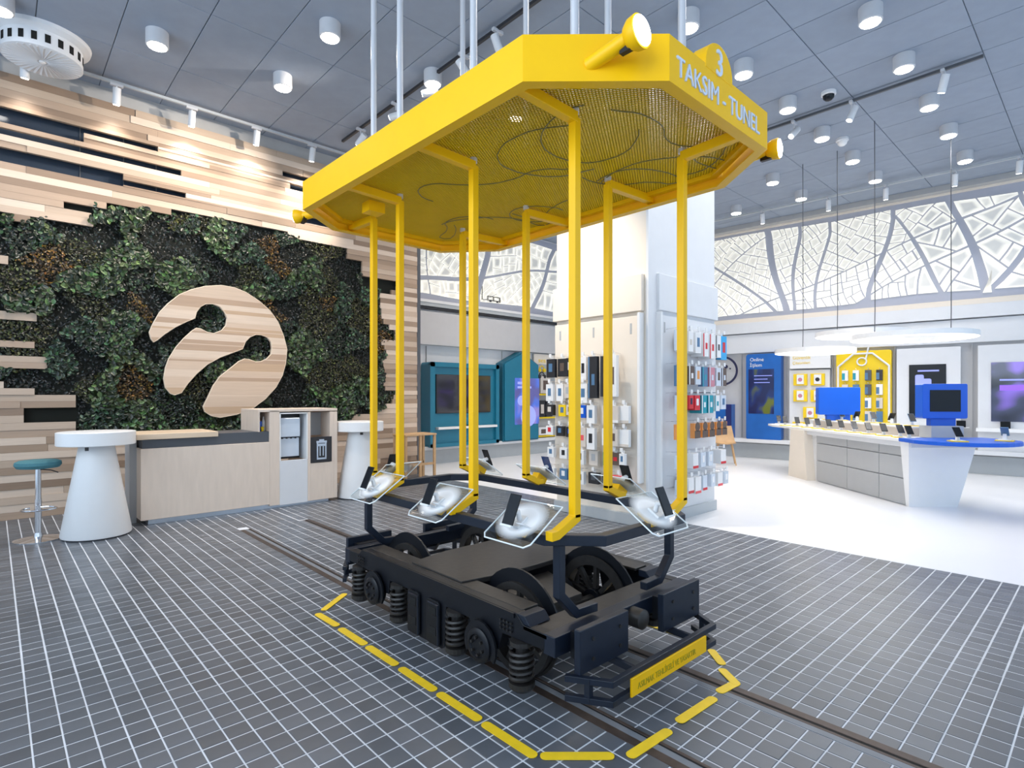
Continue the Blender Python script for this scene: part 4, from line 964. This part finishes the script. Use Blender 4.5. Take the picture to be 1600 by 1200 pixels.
# right face: faces -Y
br = (5.60, 3.60, 0)
rows = [(2.26, [(.12, .12, .26, 'clear', 'white', 0), (.32, .13, .26, 'white', 'cream', 1), (.50, .13, .27, 'white', 'bluegr', 0), (.68, .13, .30, 'white', 'red', 1), (.84, .13, .32, 'white', 'red', 1), (.99, .13, .30, 'white', 'greydk', 1), (1.13, .15, .32, 'cyan', 'red', 0)]),
        (1.86, [(.12, .12, .26, 'bluegr', 'brown', 1), (.35, .12, .24, 'brown', 'white', 1), (.50, .12, .24, 'clear', 'orange', 0), (.66, .12, .26, 'bluegr', 'turq', 1), (.83, .13, .26, 'pink', 'clear', 1), (1.0, .12, .25, 'clear', 'brown', 0), (1.14, .12, .25, 'brown', 'clear', 1)]),
        (1.52, [(.12, .10, .24, 'clear', 'white', 0), (.34, .10, .18, 'red', 'navy', 0), (.48, .12, .20, 'red', 'white', 0), (.64, .12, .24, 'turq', 'white', 1), (.80, .12, .24, 'turq', 'white', 1), (.96, .12, .22, 'white', 'turq', 1), (1.12, .13, .2, 'clear', 'bluegr', 0)]),
        (1.19, [(.12, .13, .2, 'orange', 'brown', 2), (.48, .13, .2, 'orange', 'brown', 2), (.66, .13, .2, 'orange', 'brown', 2), (.83, .13, .2, 'orange', 'brown', 2), (1.0, .13, .19, 'orange', 'brown', 2), (1.15, .13, .19, 'orange', 'brown', 2)]),
        (.84, [(.12, .11, .18, 'clear', 'red', 3), (.44, .12, .2, 'white', 'red', 3), (.62, .11, .2, 'clear', 'white', 0), (.80, .11, .2, 'clear', 'white', 0), (1.12, .13, .2, 'white', 'red', 3)]),
        (.56, [(.14, .12, .2, 'clear', 'white', 0), (.34, .12, .2, 'white', 'red', 3), (.50, .13, .22, 'white', 'coral', 3), (.66, .10, .2, 'clear', 'red', 3), (.86, .10, .18, 'clear', 'white', 0), (1.04, .12, .19, 'white', 'coral', 3), (1.2, .10, .18, 'clear', 'white', 0)])]
hk = [(x, z_, .20) for z_, r_ in rows for (x, *_) in r_]
rack('pegboard rack on the blue-lit face of the pillar, full of packages', br, 0, 1.31, .42, 2.42, hk, 1)
for ri, (z_, r_) in enumerate(rows):
    for i, (x, w_, h_, b_, a_, st_) in enumerate(r_):
        o = package(x, z_, .20, w_, h_, .16 if b_ in ('turq', 'red', 'white') else .06, b_, a_, br, 0, '%s package, %s from left in the %s row on the pillar\'s right face' % (cn[b_], ORD[i], rn[ri]), 'packages on the right pillar rack', st_)
        if b_ == 'orange': MB().bx(-w_ * .48, w_ * .48, -.003, .0, -h_, -h_ * .55).build('tray', 'brown', o)

# ================================================================== RIGHT WALL UNITS
def wthing(name, lab, cat, s_, z_, grp=None, off=0): return thing(name, lab, cat, wr(s_, z_, off), WR, 0 or grp)
t = wthing('information_panel', 'tall blue wall panel with a dark blue screen', 'display panel', 5.66, .44)
MB().wallp(rrect(-.39, .39, 0, 2.02, .06), -.22, 0).build('backing', 'bluebk', t, bevel=.008)
o = MB().bx(-.33, .24, -.228, -.22, .62, 1.66).build('screen', 'scr_blue', t)
text('Online', .115, .002, 'white', t, FRONT(-.30, -.224, 1.85)); text('İşlem', .115, .002, 'white', t, FRONT(-.30, -.224, 1.72))
MB().bx(-.2, .2, -.231, -.228, 1.50, 1.515).bx(-.2, .1, -.231, -.228, 1.42, 1.435).bx(-.2, .15, -.231, -.228, 1.34, 1.355).build('screen_text', 'scr_light', o)
# round smiley mark
t = wthing('wall_mark', 'navy ring with a tilted smiling face on the right wall', 'wall sign', 6.66, 2.09, None, .10)
MB().tube([(.36 * math.cos(R(a)), -.01, .34 * math.sin(R(a))) for a in range(0, 360, 10)], 0, closed=True, square=(.05, .012), up=(0, 1, 0)).build('ring', 'navy', t)
MB().cyl((.10, -.02, .10), (.10, -.005, .10), .045, n=16).cyl((.20, -.02, .05), (.20, -.005, .05), .02, n=12).cyl((.03, -.02, -.04), (.03, -.005, -.04), .03, n=12).build('dot', 'navy', t)
MB().tube([(.2 * math.cos(R(a)) - .02, -.01, .2 * math.sin(R(a)) - .03) for a in range(200, 300, 12)], .02, 6).build('smile', 'navy', t)
t = wthing('blue_cabinet', 'blue panel cabinet behind the wooden chair', 'cabinet', 6.62, .0)
MB().bx(-.22, .24, -.25, 0, .36, 1.27).build('front', 'bluebk', t, bevel=.006); MB().bx(.10, .24, -.253, -.25, .36, 1.27).build('side_leaf', 'bluedk', t)
# white unit with yellow price boxes
t = wthing('white_wall_unit', 'white wall unit carrying yellow picture boxes', 'wall unit', 4.70, .46)
MB().bx(-.42, .40, -.12, 0, 0, 1.60).build('backing', 'whitem', t, bevel=.004); MB().bx(-.40, .42, -.17, 0, 1.63, 2.0).build('header', 'white', t, bevel=.004)
text('Güvenlik', .105, .002, 'yellowp', t, FRONT(-.34, -.173, 1.84)); text('Çözümleri', .085, .002, 'yellowp', t, FRONT(-.34, -.173, 1.73))
for i, (x, z_, l) in enumerate(((-.18, 1.38, 'top left'), (.17, 1.38, 'top right'), (-.18, 1.02, 'second row left'), (.17, 1.02, 'second row right'), (.02, .64, 'third row'), (-.2, .3, 'bottom left'))):
    s2 = 4.70 - x; o = thing('picture_box', 'yellow picture box on the white wall unit, ' + l, 'box', wr(s2, .46 + z_ - .13, .12), WR, 'yellow boxes on the white unit')
    MB().bx(-.14, .14, -.06, 0, 0, .26).build('tray', 'yellowp', o, bevel=.003); MB().bx(-.06, .08, -.10, -.06, .03, .24).build('carton', 'white', o); MB().cyl((.01, -.103, .13), (.01, -.10, .13), .045, n=12).build('picture', 'pink' if i != 1 else 'blacktrack', o)
# yellow panel with white tube house
t = wthing('yellow_panel', 'yellow wall panel with a white tube drawn house and ring', 'display panel', 3.67, .9)
MB().wallp(rrect(-.50, .50, 0, 1.53, .04), -.16, 0).build('backing', 'yellowp', t, bevel=.006)
MB().tube([(-.46, -.18, .05), (-.46, -.18, 1.20), (-.17, -.18, 1.47), (.17, -.18, 1.47), (.46, -.18, 1.20), (.46, -.18, .05)], .022, 8).build('white_tube', 'white', t)
MB().tube([(.0 - .02 + .085 * math.cos(R(a)), -.18, 1.30 + .08 * math.sin(R(a))) for a in range(0, 360, 20)], .016, 8, closed=True).tube([(.05, -.18, 1.34), (.10, -.18, 1.60)], .016, 8).build('tube_ring', 'white', t)
k = 0
for i, x in enumerate((-.32, -.12, .10, .30)):
    for j, z_ in enumerate((1.12, .82, .54, .26)):
        if (i, j) in ((0, 2), (0, 3)): continue
        b_ = ['white', 'white', 'greydk', 'blacktrack'][i] if j == 0 else ['white', 'cream', 'bluegr', 'greydk'][(i + j) % 4]
        o = thing('hanging_package', '%s package on the yellow wall panel, %s column, %s row' % ({'greydk': 'graphite'}.get(b_, cn.get(b_, 'grey')), ORD[i], ORD[j]), 'package', wr(3.67 - x, .9 + z_, .19), WR, 'packages on the yellow panel')
        MB().bx(-.055, .055, -.05, .02, -.22, 0).build('carton', b_, o, bevel=.002); MB().bx(-.055, .0, -.053, -.05, -.2, -.06).build('picture', 'turq' if j == 0 and i < 2 else 'bluegr', o); MB().tube([(0, .03, .02), (0, -.06, .035)], .006, 5).build('hook', 'white', o)
# white portals with screens
for s_, w_, lab, mm in ((2.57, 1.02, 'white wall portal with a dark screen, behind the blue monitor', 'purple'), (1.05, 1.52, 'white wall portal with a purple-lit screen at the right edge', 'purple')):
    t = wthing('screen_portal', lab, 'display panel', s_, .46)
    MB().bx(-w_ / 2, w_ / 2, -.20, 0, 0, 1.97).build('portal', 'whitem', t, bevel=.006)
    if s_ > 2:
        o = MB().bx(-.30, .29, -.214, -.20, .58, 1.64).build('screen', 'screen', t); MB().bx(-.16, .18, -.218, -.214, 1.50, 1.53).build('screen_text', 'scr_light', o)
        MB().wallp(rrect(-.20, -.06, 1.0, 1.44, .03), -.217, -.214).wallp(rrect(-.08, .06, .95, 1.36, .03), -.218, -.214).build('phone_picture', 'scr_light', o)
    else:
        o = MB().bx(-.57, .75, -.214, -.20, .55, 1.64).build('screen', 'scr_purple', t); MB().bx(-.45, .7, -.217, -.214, 1.12, 1.22).build('light_band', 'scr_purp2', o); MB().bx(-.45, .7, -.217, -.214, 1.30, 1.33).build('screen_text', 'scr_light', o)
    MB().bx(-w_ / 2 - .02, w_ / 2 + .02, -.42, -.19, .36, .42).build('shelf', 'white', t, bevel=.004)
for s_, l in ((1.42, 'small black speaker on the white shelf under the purple screen'), (2.05, 'dark phone on the shelf right of the blue monitor')):
    o = thing('small_speaker', l, 'speaker', wr(s_, .884, .30), WR); MB().bx(-.07, .07, -.05, .05, 0, .13).build('body', 'phone', o, bevel=.006); MB().bx(-.12, .12, -.07, .07, -.003, .004).build('mat', 'white', o)
# wooden chair
t = thing('shell_chair', 'light oak shell chair in front of the blue cabinet', 'chair', (11.6, 5.75, 0), R(-60))
sh = MB(); pr = [(-.22, .46), (-.05, .44), (.12, .445), (.20, .50), (.24, .62), (.27, .82)]; W2 = [.20, .22, .22, .21, .19, .15]
for sgn, dz in ((1, 0), (-1, -.014)):
    pass
k0 = 0; vs = []; fs = []
for dz in (0, -.014):
    for (y, z_), hw in zip(pr, W2):
        for q in range(5): u_ = -1 + q * .5; vs.append((u_ * hw, y + (.0 if dz == 0 else .008), z_ + dz + .03 * u_ * u_ * (1 if z_ < .5 else 0)))
for l in range(2):
    for i in range(5):
        for q in range(4): a = l * 30 + i * 5 + q; fs.append((a, a + 1, a + 6, a + 5) if l == 0 else (a + 5, a + 6, a + 1, a))
for i in range(5): a = i * 5; fs += [(a, a + 5, a + 35, a + 30), (a + 4, a + 34, a + 39, a + 9)]
fs += [(0, 30, 31, 1), (1, 31, 32, 2), (2, 32, 33, 3), (3, 33, 34, 4), (25, 26, 56, 55), (26, 27, 57, 56), (27, 28, 58, 57), (28, 29, 59, 58)]
MB().add(vs, fs).build('shell', 'chairwood', t, smooth=True)
for x, y in ((-.17, -.15), (.17, -.15), (-.17, .14), (.17, .14)): MB().cyl((x * .8, y * .8, .44), (x * 1.25, y * 1.25 + .02, 0), .018, .012, n=10).build('leg', 'chairwood', t)

# ================================================================== DISPLAY ISLAND
IA = math.atan2(.744, .668); IO = Vector((9.0, 1.89, 0))
t = thing('display_island', 'white island counter with grey drawers and a blue semicircular end top', 'counter', tuple(IO), IA)
# local: x along the long side to the back, y negative towards the right
def Ib(mb, n, m, **k): return mb.build(n, m, t, **k)
Ib(MB().bx(.02, 2.55, -.62, -.03, 0, .86), 'carcass', 'whitem')
pv = MB(); Fp = [(0, 0), (.0, -.62)]
pv.add([(0, .0, 0), (0, -.66, 0), (.06, -.66, 0), (.06, 0, 0), (-.10, .08, .87), (-.10, -.84, .87), (.06, -.84, .87), (.06, .08, .87)], [(0, 3, 2, 1), (4, 5, 6, 7), (0, 1, 5, 4), (1, 2, 6, 5), (2, 3, 7, 6), (3, 0, 4, 7)])
Ib(pv, 'end_panel', 'white')
pv = MB(); pv.add([(2.30, .12, 0), (2.95, .12, 0), (2.95, -.5, 0), (2.30, -.5, 0), (2.42, .12, .87), (2.86, .12, .87), (2.86, -.5, .87), (2.42, -.5, .87)], [(0, 3, 2, 1), (4, 5, 6, 7), (0, 1, 5, 4), (1, 2, 6, 5), (2, 3, 7, 6), (3, 0, 4, 7)])
Ib(pv, 'rear_pedestal', 'wallwarmlit')
for (a, b) in ((.07, .60), (.61, 1.35), (1.36, 2.22)):
    for c, d in ((.02, .36), (.375, .66), (.675, .80)): Ib(MB().bx(a, b, -.03, .0, c, d), 'drawer_front', 'grey', bevel=.003)
Ib(MB().bx(-.12, 2.5, -.85, .06, .80, .87), 'apron', 'whitem', bevel=.004)
Ib(MB().slab([(-.10, .10), (3.6, .10), (4.0, 0), (4.15, -.3), (4.0, -.7), (3.6, -.9), (-.10, -.9)], .87, .91), 'worktop', 'white', bevel=.004)
Ib(MB().slab([(.05, .11)] + [(-.35 + .62 * math.cos(R(a)) * 0 - .0, 0) for a in ()] + [(-.32 - .55 * math.sin(R(a)), -.45 + .62 * math.cos(R(a))) for a in range(0, 181, 10)] + [(.05, -1.02)], .875, .925), 'blue_top', 'blue', bevel=.006)
Ib(MB().bx(.45, 2.9, -.62, -.32, .91, 1.03), 'raised_shelf', 'cream')
Ib(MB().bx(.42, 2.93, -.66, -.28, 1.03, 1.05), 'raised_shelf_top', 'white')
def isl(x, y, z_=0): c, s_ = math.cos(IA), math.sin(IA); return (IO.x + x * c - y * s_, IO.y + x * s_ + y * c, z_)
def stand_phone(x, y, z_, rz, lab, m_='phone', mat_='yellowp'):
    o = thing('display_phone', lab, 'phone', isl(x, y, z_), rz, 'phones on the island')
    MB().bx(-.09, .09, -.07, .07, 0, .012).build('mat', mat_, o, bevel=.002); MB().bx(-.06, .06, -.055, .055, .012, .02).build('base', 'white', o)
    MB().cyl((0, 0, .02), (0, .01, .09), .024, .018, n=12).build('neck', 'white', o, smooth=True)
    k = Matrix.Translation((0, -.0, .12)) @ Matrix.Rotation(R(-48), 4, 'X')
    MB().bx(-.04, .04, -.005, .005, -.08, .08, k).build('body', m_, o, bevel=.003); MB().bx(-.036, .036, -.0056, -.005, -.075, .075, k).build('screen', 'screen', o)
vr = -R(60)
for i in range(9): stand_phone(.25 + i * .34, -.06, .91, vr, 'phone on a tilted stand along the near edge of the island, %s from the front' % ORD[i], 'phone' if i % 3 else 'phoneblue')
for i in range(6): stand_phone(.60 + i * .42, -.48, 1.05, vr + R(180 * (i % 2)), 'phone on a stand on the raised island shelf, %s from the front' % ORD[i], 'phone' if i % 2 else 'bluegr')
stand_phone(-.62, -.15, .925, vr, 'phone on the blue end top, in front of the blue monitor'); stand_phone(-.55, -.80, .925, vr + R(150), 'tilted tablet at the right tip of the blue end top', 'bluegr'); stand_phone(.0, .0, .91, vr, 'black phone at the corner where white and blue tops meet')
stand_phone(3.3, .0, .91, vr, 'phone near the rear tip of the island'); stand_phone(3.75, -.1, .91, vr, 'small device at the very rear tip of the island', 'phone', 'white')
def monitor(x, y, z_, w_, h_, rz, lab, scr):
    o = thing('blue_monitor', lab, 'monitor', isl(x, y, z_), rz)
    MB().wallp(rrect(-w_ / 2, w_ / 2, .10, .10 + h_, .02), -.09, .09).build('casing', 'blue', o, bevel=.006)
    MB().bx(-w_ * .28, w_ * .28, -.05, .05, 0, .10).build('foot', 'blue', o)
    if scr: MB().bx(-.2, .2, -.14, .14, -.165, 0).build('pedestal', 'grey', o, bevel=.004)
    if scr: MB().bx(-w_ * .34, w_ * .34, -.096, -.09, .10 + h_ * .2, .10 + h_ * .82).build('screen', 'screen', o)
    else: MB().bx(-w_ * .5 + .01, -w_ * .5 + .02, -.088, .088, .11, .09 + h_).build('vent', 'bluedk', o)
monitor(.15, -.55, 1.08, .56, .47, -R(50), 'royal blue monitor with dark screen facing the camera on the island', 1)
monitor(2.35, -.45, 1.052, .66, .48, -R(56), 'royal blue monitor showing its plain back at the rear of the island', 0)
# ring lights above the island
def ring(loc, r0, r1, h, lab, cables):
    o = thing('ring_light', lab, 'pendant light', loc, 0, 'ring lights over the island')
    mb = MB(); n = 56; mb.v += [(r * math.cos(2 * math.pi * j / n), r * math.sin(2 * math.pi * j / n), z_) for r, z_ in ((r0, 0), (r1, 0), (r1, h), (r0, h)) for j in range(n)]
    for i in range(4):
        for j in range(n): mb.f.append((i * n + j, i * n + (j + 1) % n, ((i + 1) % 4) * n + (j + 1) % n, ((i + 1) % 4) * n + j))
    mb.build('housing', 'white', o)
    mb = MB(); mb.v += [(r * math.cos(2 * math.pi * j / n), r * math.sin(2 * math.pi * j / n), z_) for r, z_ in ((r0 + .01, -.004), (r1 - .01, -.004), (r1 - .01, .001), (r0 + .01, .001)) for j in range(n)]
    for i in range(4):
        for j in range(n): mb.f.append((i * n + j, ((i + 1) % 4) * n + j, ((i + 1) % 4) * n + (j + 1) % n, i * n + (j + 1) % n))
    mb.build('diffuser', 'lampsoft', o)
    for (a, c) in cables: MB().tube([(a * math.cos(c), a * math.sin(c), h), (a * math.cos(c) + .02, a * math.sin(c), h + .35), (a * math.cos(c), a * math.sin(c), CZ - loc[2])], .006, 6).build('cable', 'greydk', o)
    l = bpy.data.lights.new('ring_glow', 'AREA'); l.shape = 'DISK'; l.size = r1 * 2; l.energy = 10; l.color = (1, .97, .93); lo = bpy.data.objects.new('ring_glow', l); COL.objects.link(lo); lo.parent = o; lo.location = (0, 0, -.02)
ring((10.15, 2.10, 2.34), .55, .80, .075, 'largest ring light, nearest and rightmost over the island', [(.67, R(150)), (.67, -R(35))])
ring((10.85, 2.95, 2.50), .50, .70, .075, 'middle ring light, hung highest over the island', [(.6, R(160))])
ring((11.0, 3.75, 2.26), .46, .66, .075, 'lowest ring light at the left over the island', [(.56, R(180))])

# ================================================================== CEILING FITTINGS
LX = [1.35, 2.70, 5.42, 6.73, 7.99, 9.30, 10.55, 11.85]
LP = [(1.35, 7.28), (2.7, 5.83), (2.7, 7.19), (.06, 7.69), (5.42, 3.09), (6.71, 3.09), (7.98, 3.06), (9.26, 3.05), (10.54, 3.0), (11.8, 2.99), (6.73, 1.75), (7.99, 1.73), (9.32, 1.73), (10.55, 1.72), (11.9, 1.72), (10.52, 4.3), (11.8, 4.27), (11.7, 5.55)]
LL = ['over the counter, upper left', 'left of the tram rods, large', 'between the counter and the tram canopy', 'cut by the left edge of the photo'] + \
     ['in the second row from the right, %s from the tram' % ORD[i] for i in range(6)] + ['in the row nearest the camera, %s from the tram' % ORD[i] for i in range(5)] + ['in the third row, near the right wall map', 'third row, farther one by the wall map', 'farthest one by the pillar and wall map']
LP += [(5.42, 1.75), (4.05, 1.75), (4.05, 5.83), (9.3, 4.3), (8.0, 4.3), (9.3, 5.6), (5.4, 5.75), (5.4, 7.1), (6.75, 8.3), (8.05, 8.3), (9.35, 8.3), (6.75, 6.9)]  # last four are unseen downlights added to brighten the back wall
LL += ['above the front of the tram canopy', 'directly above the tram canopy', 'behind the canopy, over the tram rods', 'hidden behind the tram canopy, third row', 'in the third row right of the pillar', 'behind the pillar', 'glimpsed through the canopy mesh, nearer one', 'glimpsed through the canopy mesh, farther one', 'added unseen before the television panel, behind the canopy', 'added unseen before the house panel, behind the canopy', 'added unseen before the product board, behind the canopy', 'added unseen between the pillar and the television panel, behind the canopy']
proto = thing('ceiling_light', 'x', 'ceiling light', (0, 0, CZ), 0, 'round ceiling downlights')
MB().lathe([(.112, .0), (.112, -.155), (.10, -.163)], n=32).build('housing', 'lampbody', proto, smooth=True)
MB().lathe([(.098, -.158), (.092, -.170), (.04, -.174)], n=28).build('diffuser', 'lamp', proto, smooth=True)
l = bpy.data.lights.new('downlight', 'SPOT'); l.energy = 72; l.spot_size = R(140); l.spot_blend = .8; l.shadow_soft_size = .1; l.color = (1, .96, .92)
lo = bpy.data.objects.new('downlight', l); COL.objects.link(lo); lo.parent = proto; lo.location = (0, 0, -.19)
for i, ((x, y), lb) in enumerate(zip(LP, LL)):
    lb = 'round white ceiling light ' + lb
    if i == 0: proto.location = (x, y, CZ); proto['label'] = lb
    else: proto2 = copy_tree(proto, (x, y, CZ), 0, lb)
    for c in (kids(proto2) if i else []):
        if c.type == 'LIGHT' and (i < 4 or i > len(LP) - 6):
            c.data = c.data.copy(); c.data.energy = 160 if i < 4 else 95; c.data.color = (1, .93, .86) if i < 4 else (1, .85, .70)
def track(name_lab, a, b, z_, m_):
    t = thing('lighting_track', name_lab, 'lighting track', (a[0], a[1], z_))
    MB().tube([(0, 0, 0), (b[0] - a[0], b[1] - a[1], 0)], 0, square=(.035, .035), up=(0, 0, 1)).build('rail', m_, t); return t
track('grey lighting track along the top of the plank wall', (-1, 8.72), (4.95, 8.72), 5.50, 'plinth')
track('black lighting track running from the canopy to the plank wall', (4.05, 2.2), (4.05, 8.3), 5.50, 'blacktrack')
track('grey lighting track between the ceiling light rows on the right', (8.58, 1.07), (8.58, 6.3), 5.50, 'greydk')
track('grey lighting track in front of the right wall map', (12.55, .8), (12.0, 6.8), 5.46, 'plinth')
def spot(x, y, z_, aim, lab, grp, en, col=(1, .9, .78), bright=True, size=60):
    t = thing('track_spot', lab, 'spotlight', (x, y, z_), 0, grp)
    f = Vector(aim).normalized(); q = Vector((0, 0, 1)).rotation_difference(f).to_matrix().to_4x4()
    MB().bx(-.07, .07, -.02, .02, -.035, 0).build('adapter', 'lampbody', t, bevel=.003); MB().cyl((0, 0, -.035), (0, 0, -.10), .012, n=8).build('stem', 'lampbody', t)
    MB().lathe([(.042, -.11), (.045, -.105), (.045, .09), (.04, .095)], (0, 0, -.17), 22, q).build('barrel', 'whitem', t, smooth=True)
    MB().lathe([(.036, .094), (.034, .099)], (0, 0, -.17), 22, q).build('lens', 'lamp', t, smooth=True)
    if en:
        l = bpy.data.lights.new('spot_beam', 'SPOT'); l.energy = en; l.spot_size = R(size); l.spot_blend = .9; l.color = col; l.shadow_soft_size = .04
        lo = bpy.data.objects.new('spot_beam', l); COL.objects.link(lo); lo.parent = t; lo.location = Vector((0, 0, -.17)) + f * .13; lo.rotation_euler = (-f).to_track_quat('Z', 'Y').to_euler()
for i, x in enumerate((.28, 1.17, 2.03, 2.89, 3.74, 4.7)):
    spot(x, 8.72, 5.49, (0, .28, -1) if i < 5 else (.4, .5, -1), 'white cylinder spotlight on the plank wall track, %s from left' % ORD[i], 'spotlights washing the plank wall', (15, 20, 30, 30, 30, 20)[i], size=110)
for i, (y, aim, en) in enumerate(((7.7, (-.25, 1.3, -.85), 210), (6.7, (-1.9, 2.3, -.75), 380), (5.9, (-3.3, 3.1, -.9), 330), (5.2, (1.35, -.55, -1.9), 260), (4.6, (1.35, -.5, -3.6), 300))):
    spot(4.05, y, 5.49, aim, 'spotlight on the black track beside the canopy, %s from the plank wall' % ORD[i], 'spotlights on the black track', en, (1, .88, .74), size=52)
for i, (y, ax_) in enumerate(((3.2, -1), (2.45, -.3), (1.45, .3))): spot(8.58, y, 5.49, (ax_, .3, -1), 'spotlight on the right-hand ceiling track, %s from the tram' % ORD[i], 'spotlights on the right ceiling track', 0)
for i, k in enumerate((.97, .73, .52, .36, .19, .05)):
    x, y = 12.55 + (12.0 - 12.55) * k, .8 + 6.0 * k
    spot(x, y, 5.45, (.35, .1, -1), 'spotlight before the right wall map, %s from the pillar' % ORD[i], 'spotlights before the wall map', 22, (1, .97, .95), size=80)
# the first lamp, over the counter, is as strong as its neighbours on that side
_l = [c for c in kids(proto) if c.type == 'LIGHT'][0]; _l.data = _l.data.copy(); _l.data.energy = 160; _l.data.color = (1, .93, .86)
# air diffuser
t = thing('air_diffuser', 'round white swirl air diffuser with square slots in the upper left', 'air vent', (.42, 8.32, CZ))
MB().lathe([(.45, 0), (.44, -.04), (.39, -.06), (.37, -.07)], n=48).build('flange', 'whitem', t, smooth=True)
MB().lathe([(.37, -.06), (.37, -.25), (.36, -.255)], n=48).build('drum', 'whitem', t, smooth=True)
mb = MB()
for k in range(20):
    a = R(18 * k + 4); q = Matrix.Rotation(a, 4, 'Z'); mb.bx(.365, .3725, -.025, .025, -.20, -.11, q)
mb.build('slot', 'hole', t, kind='stuff')
mb = MB()
for k in range(36):
    a = R(10 * k); q = Matrix.Rotation(a, 4, 'Z') @ Matrix.Translation((.20, 0, -.257)) @ Matrix.Rotation(R(25), 4, 'X'); mb.bx(-.15, .15, -.012, .012, -.002, .002, q)
mb.build('swirl_blade', 'whitem', t, kind='stuff'); MB().lathe([(.03, -.25), (.03, -.27), (.01, -.275)], n=16).build('hub', 'white', t)
for (x, y, l) in ((8.2, 2.62, 'dark dome camera beside the right-hand ceiling track'), (9.85, 2.95, 'small white ceiling sensor between two downlights')):
    t = thing('dome_camera', l, 'camera', (x, y, CZ)); MB().lathe([(.09, 0), (.09, -.04), (.07, -.05)], n=24).build('mount', 'whitem', t, smooth=True); MB().lathe([(.07, -.05), (.065, -.085), (.04, -.11), (.005, -.12)], n=24).build('dome', 'screen' if x < 9 else 'white', t, smooth=True)
bpy.context.view_layer.update()
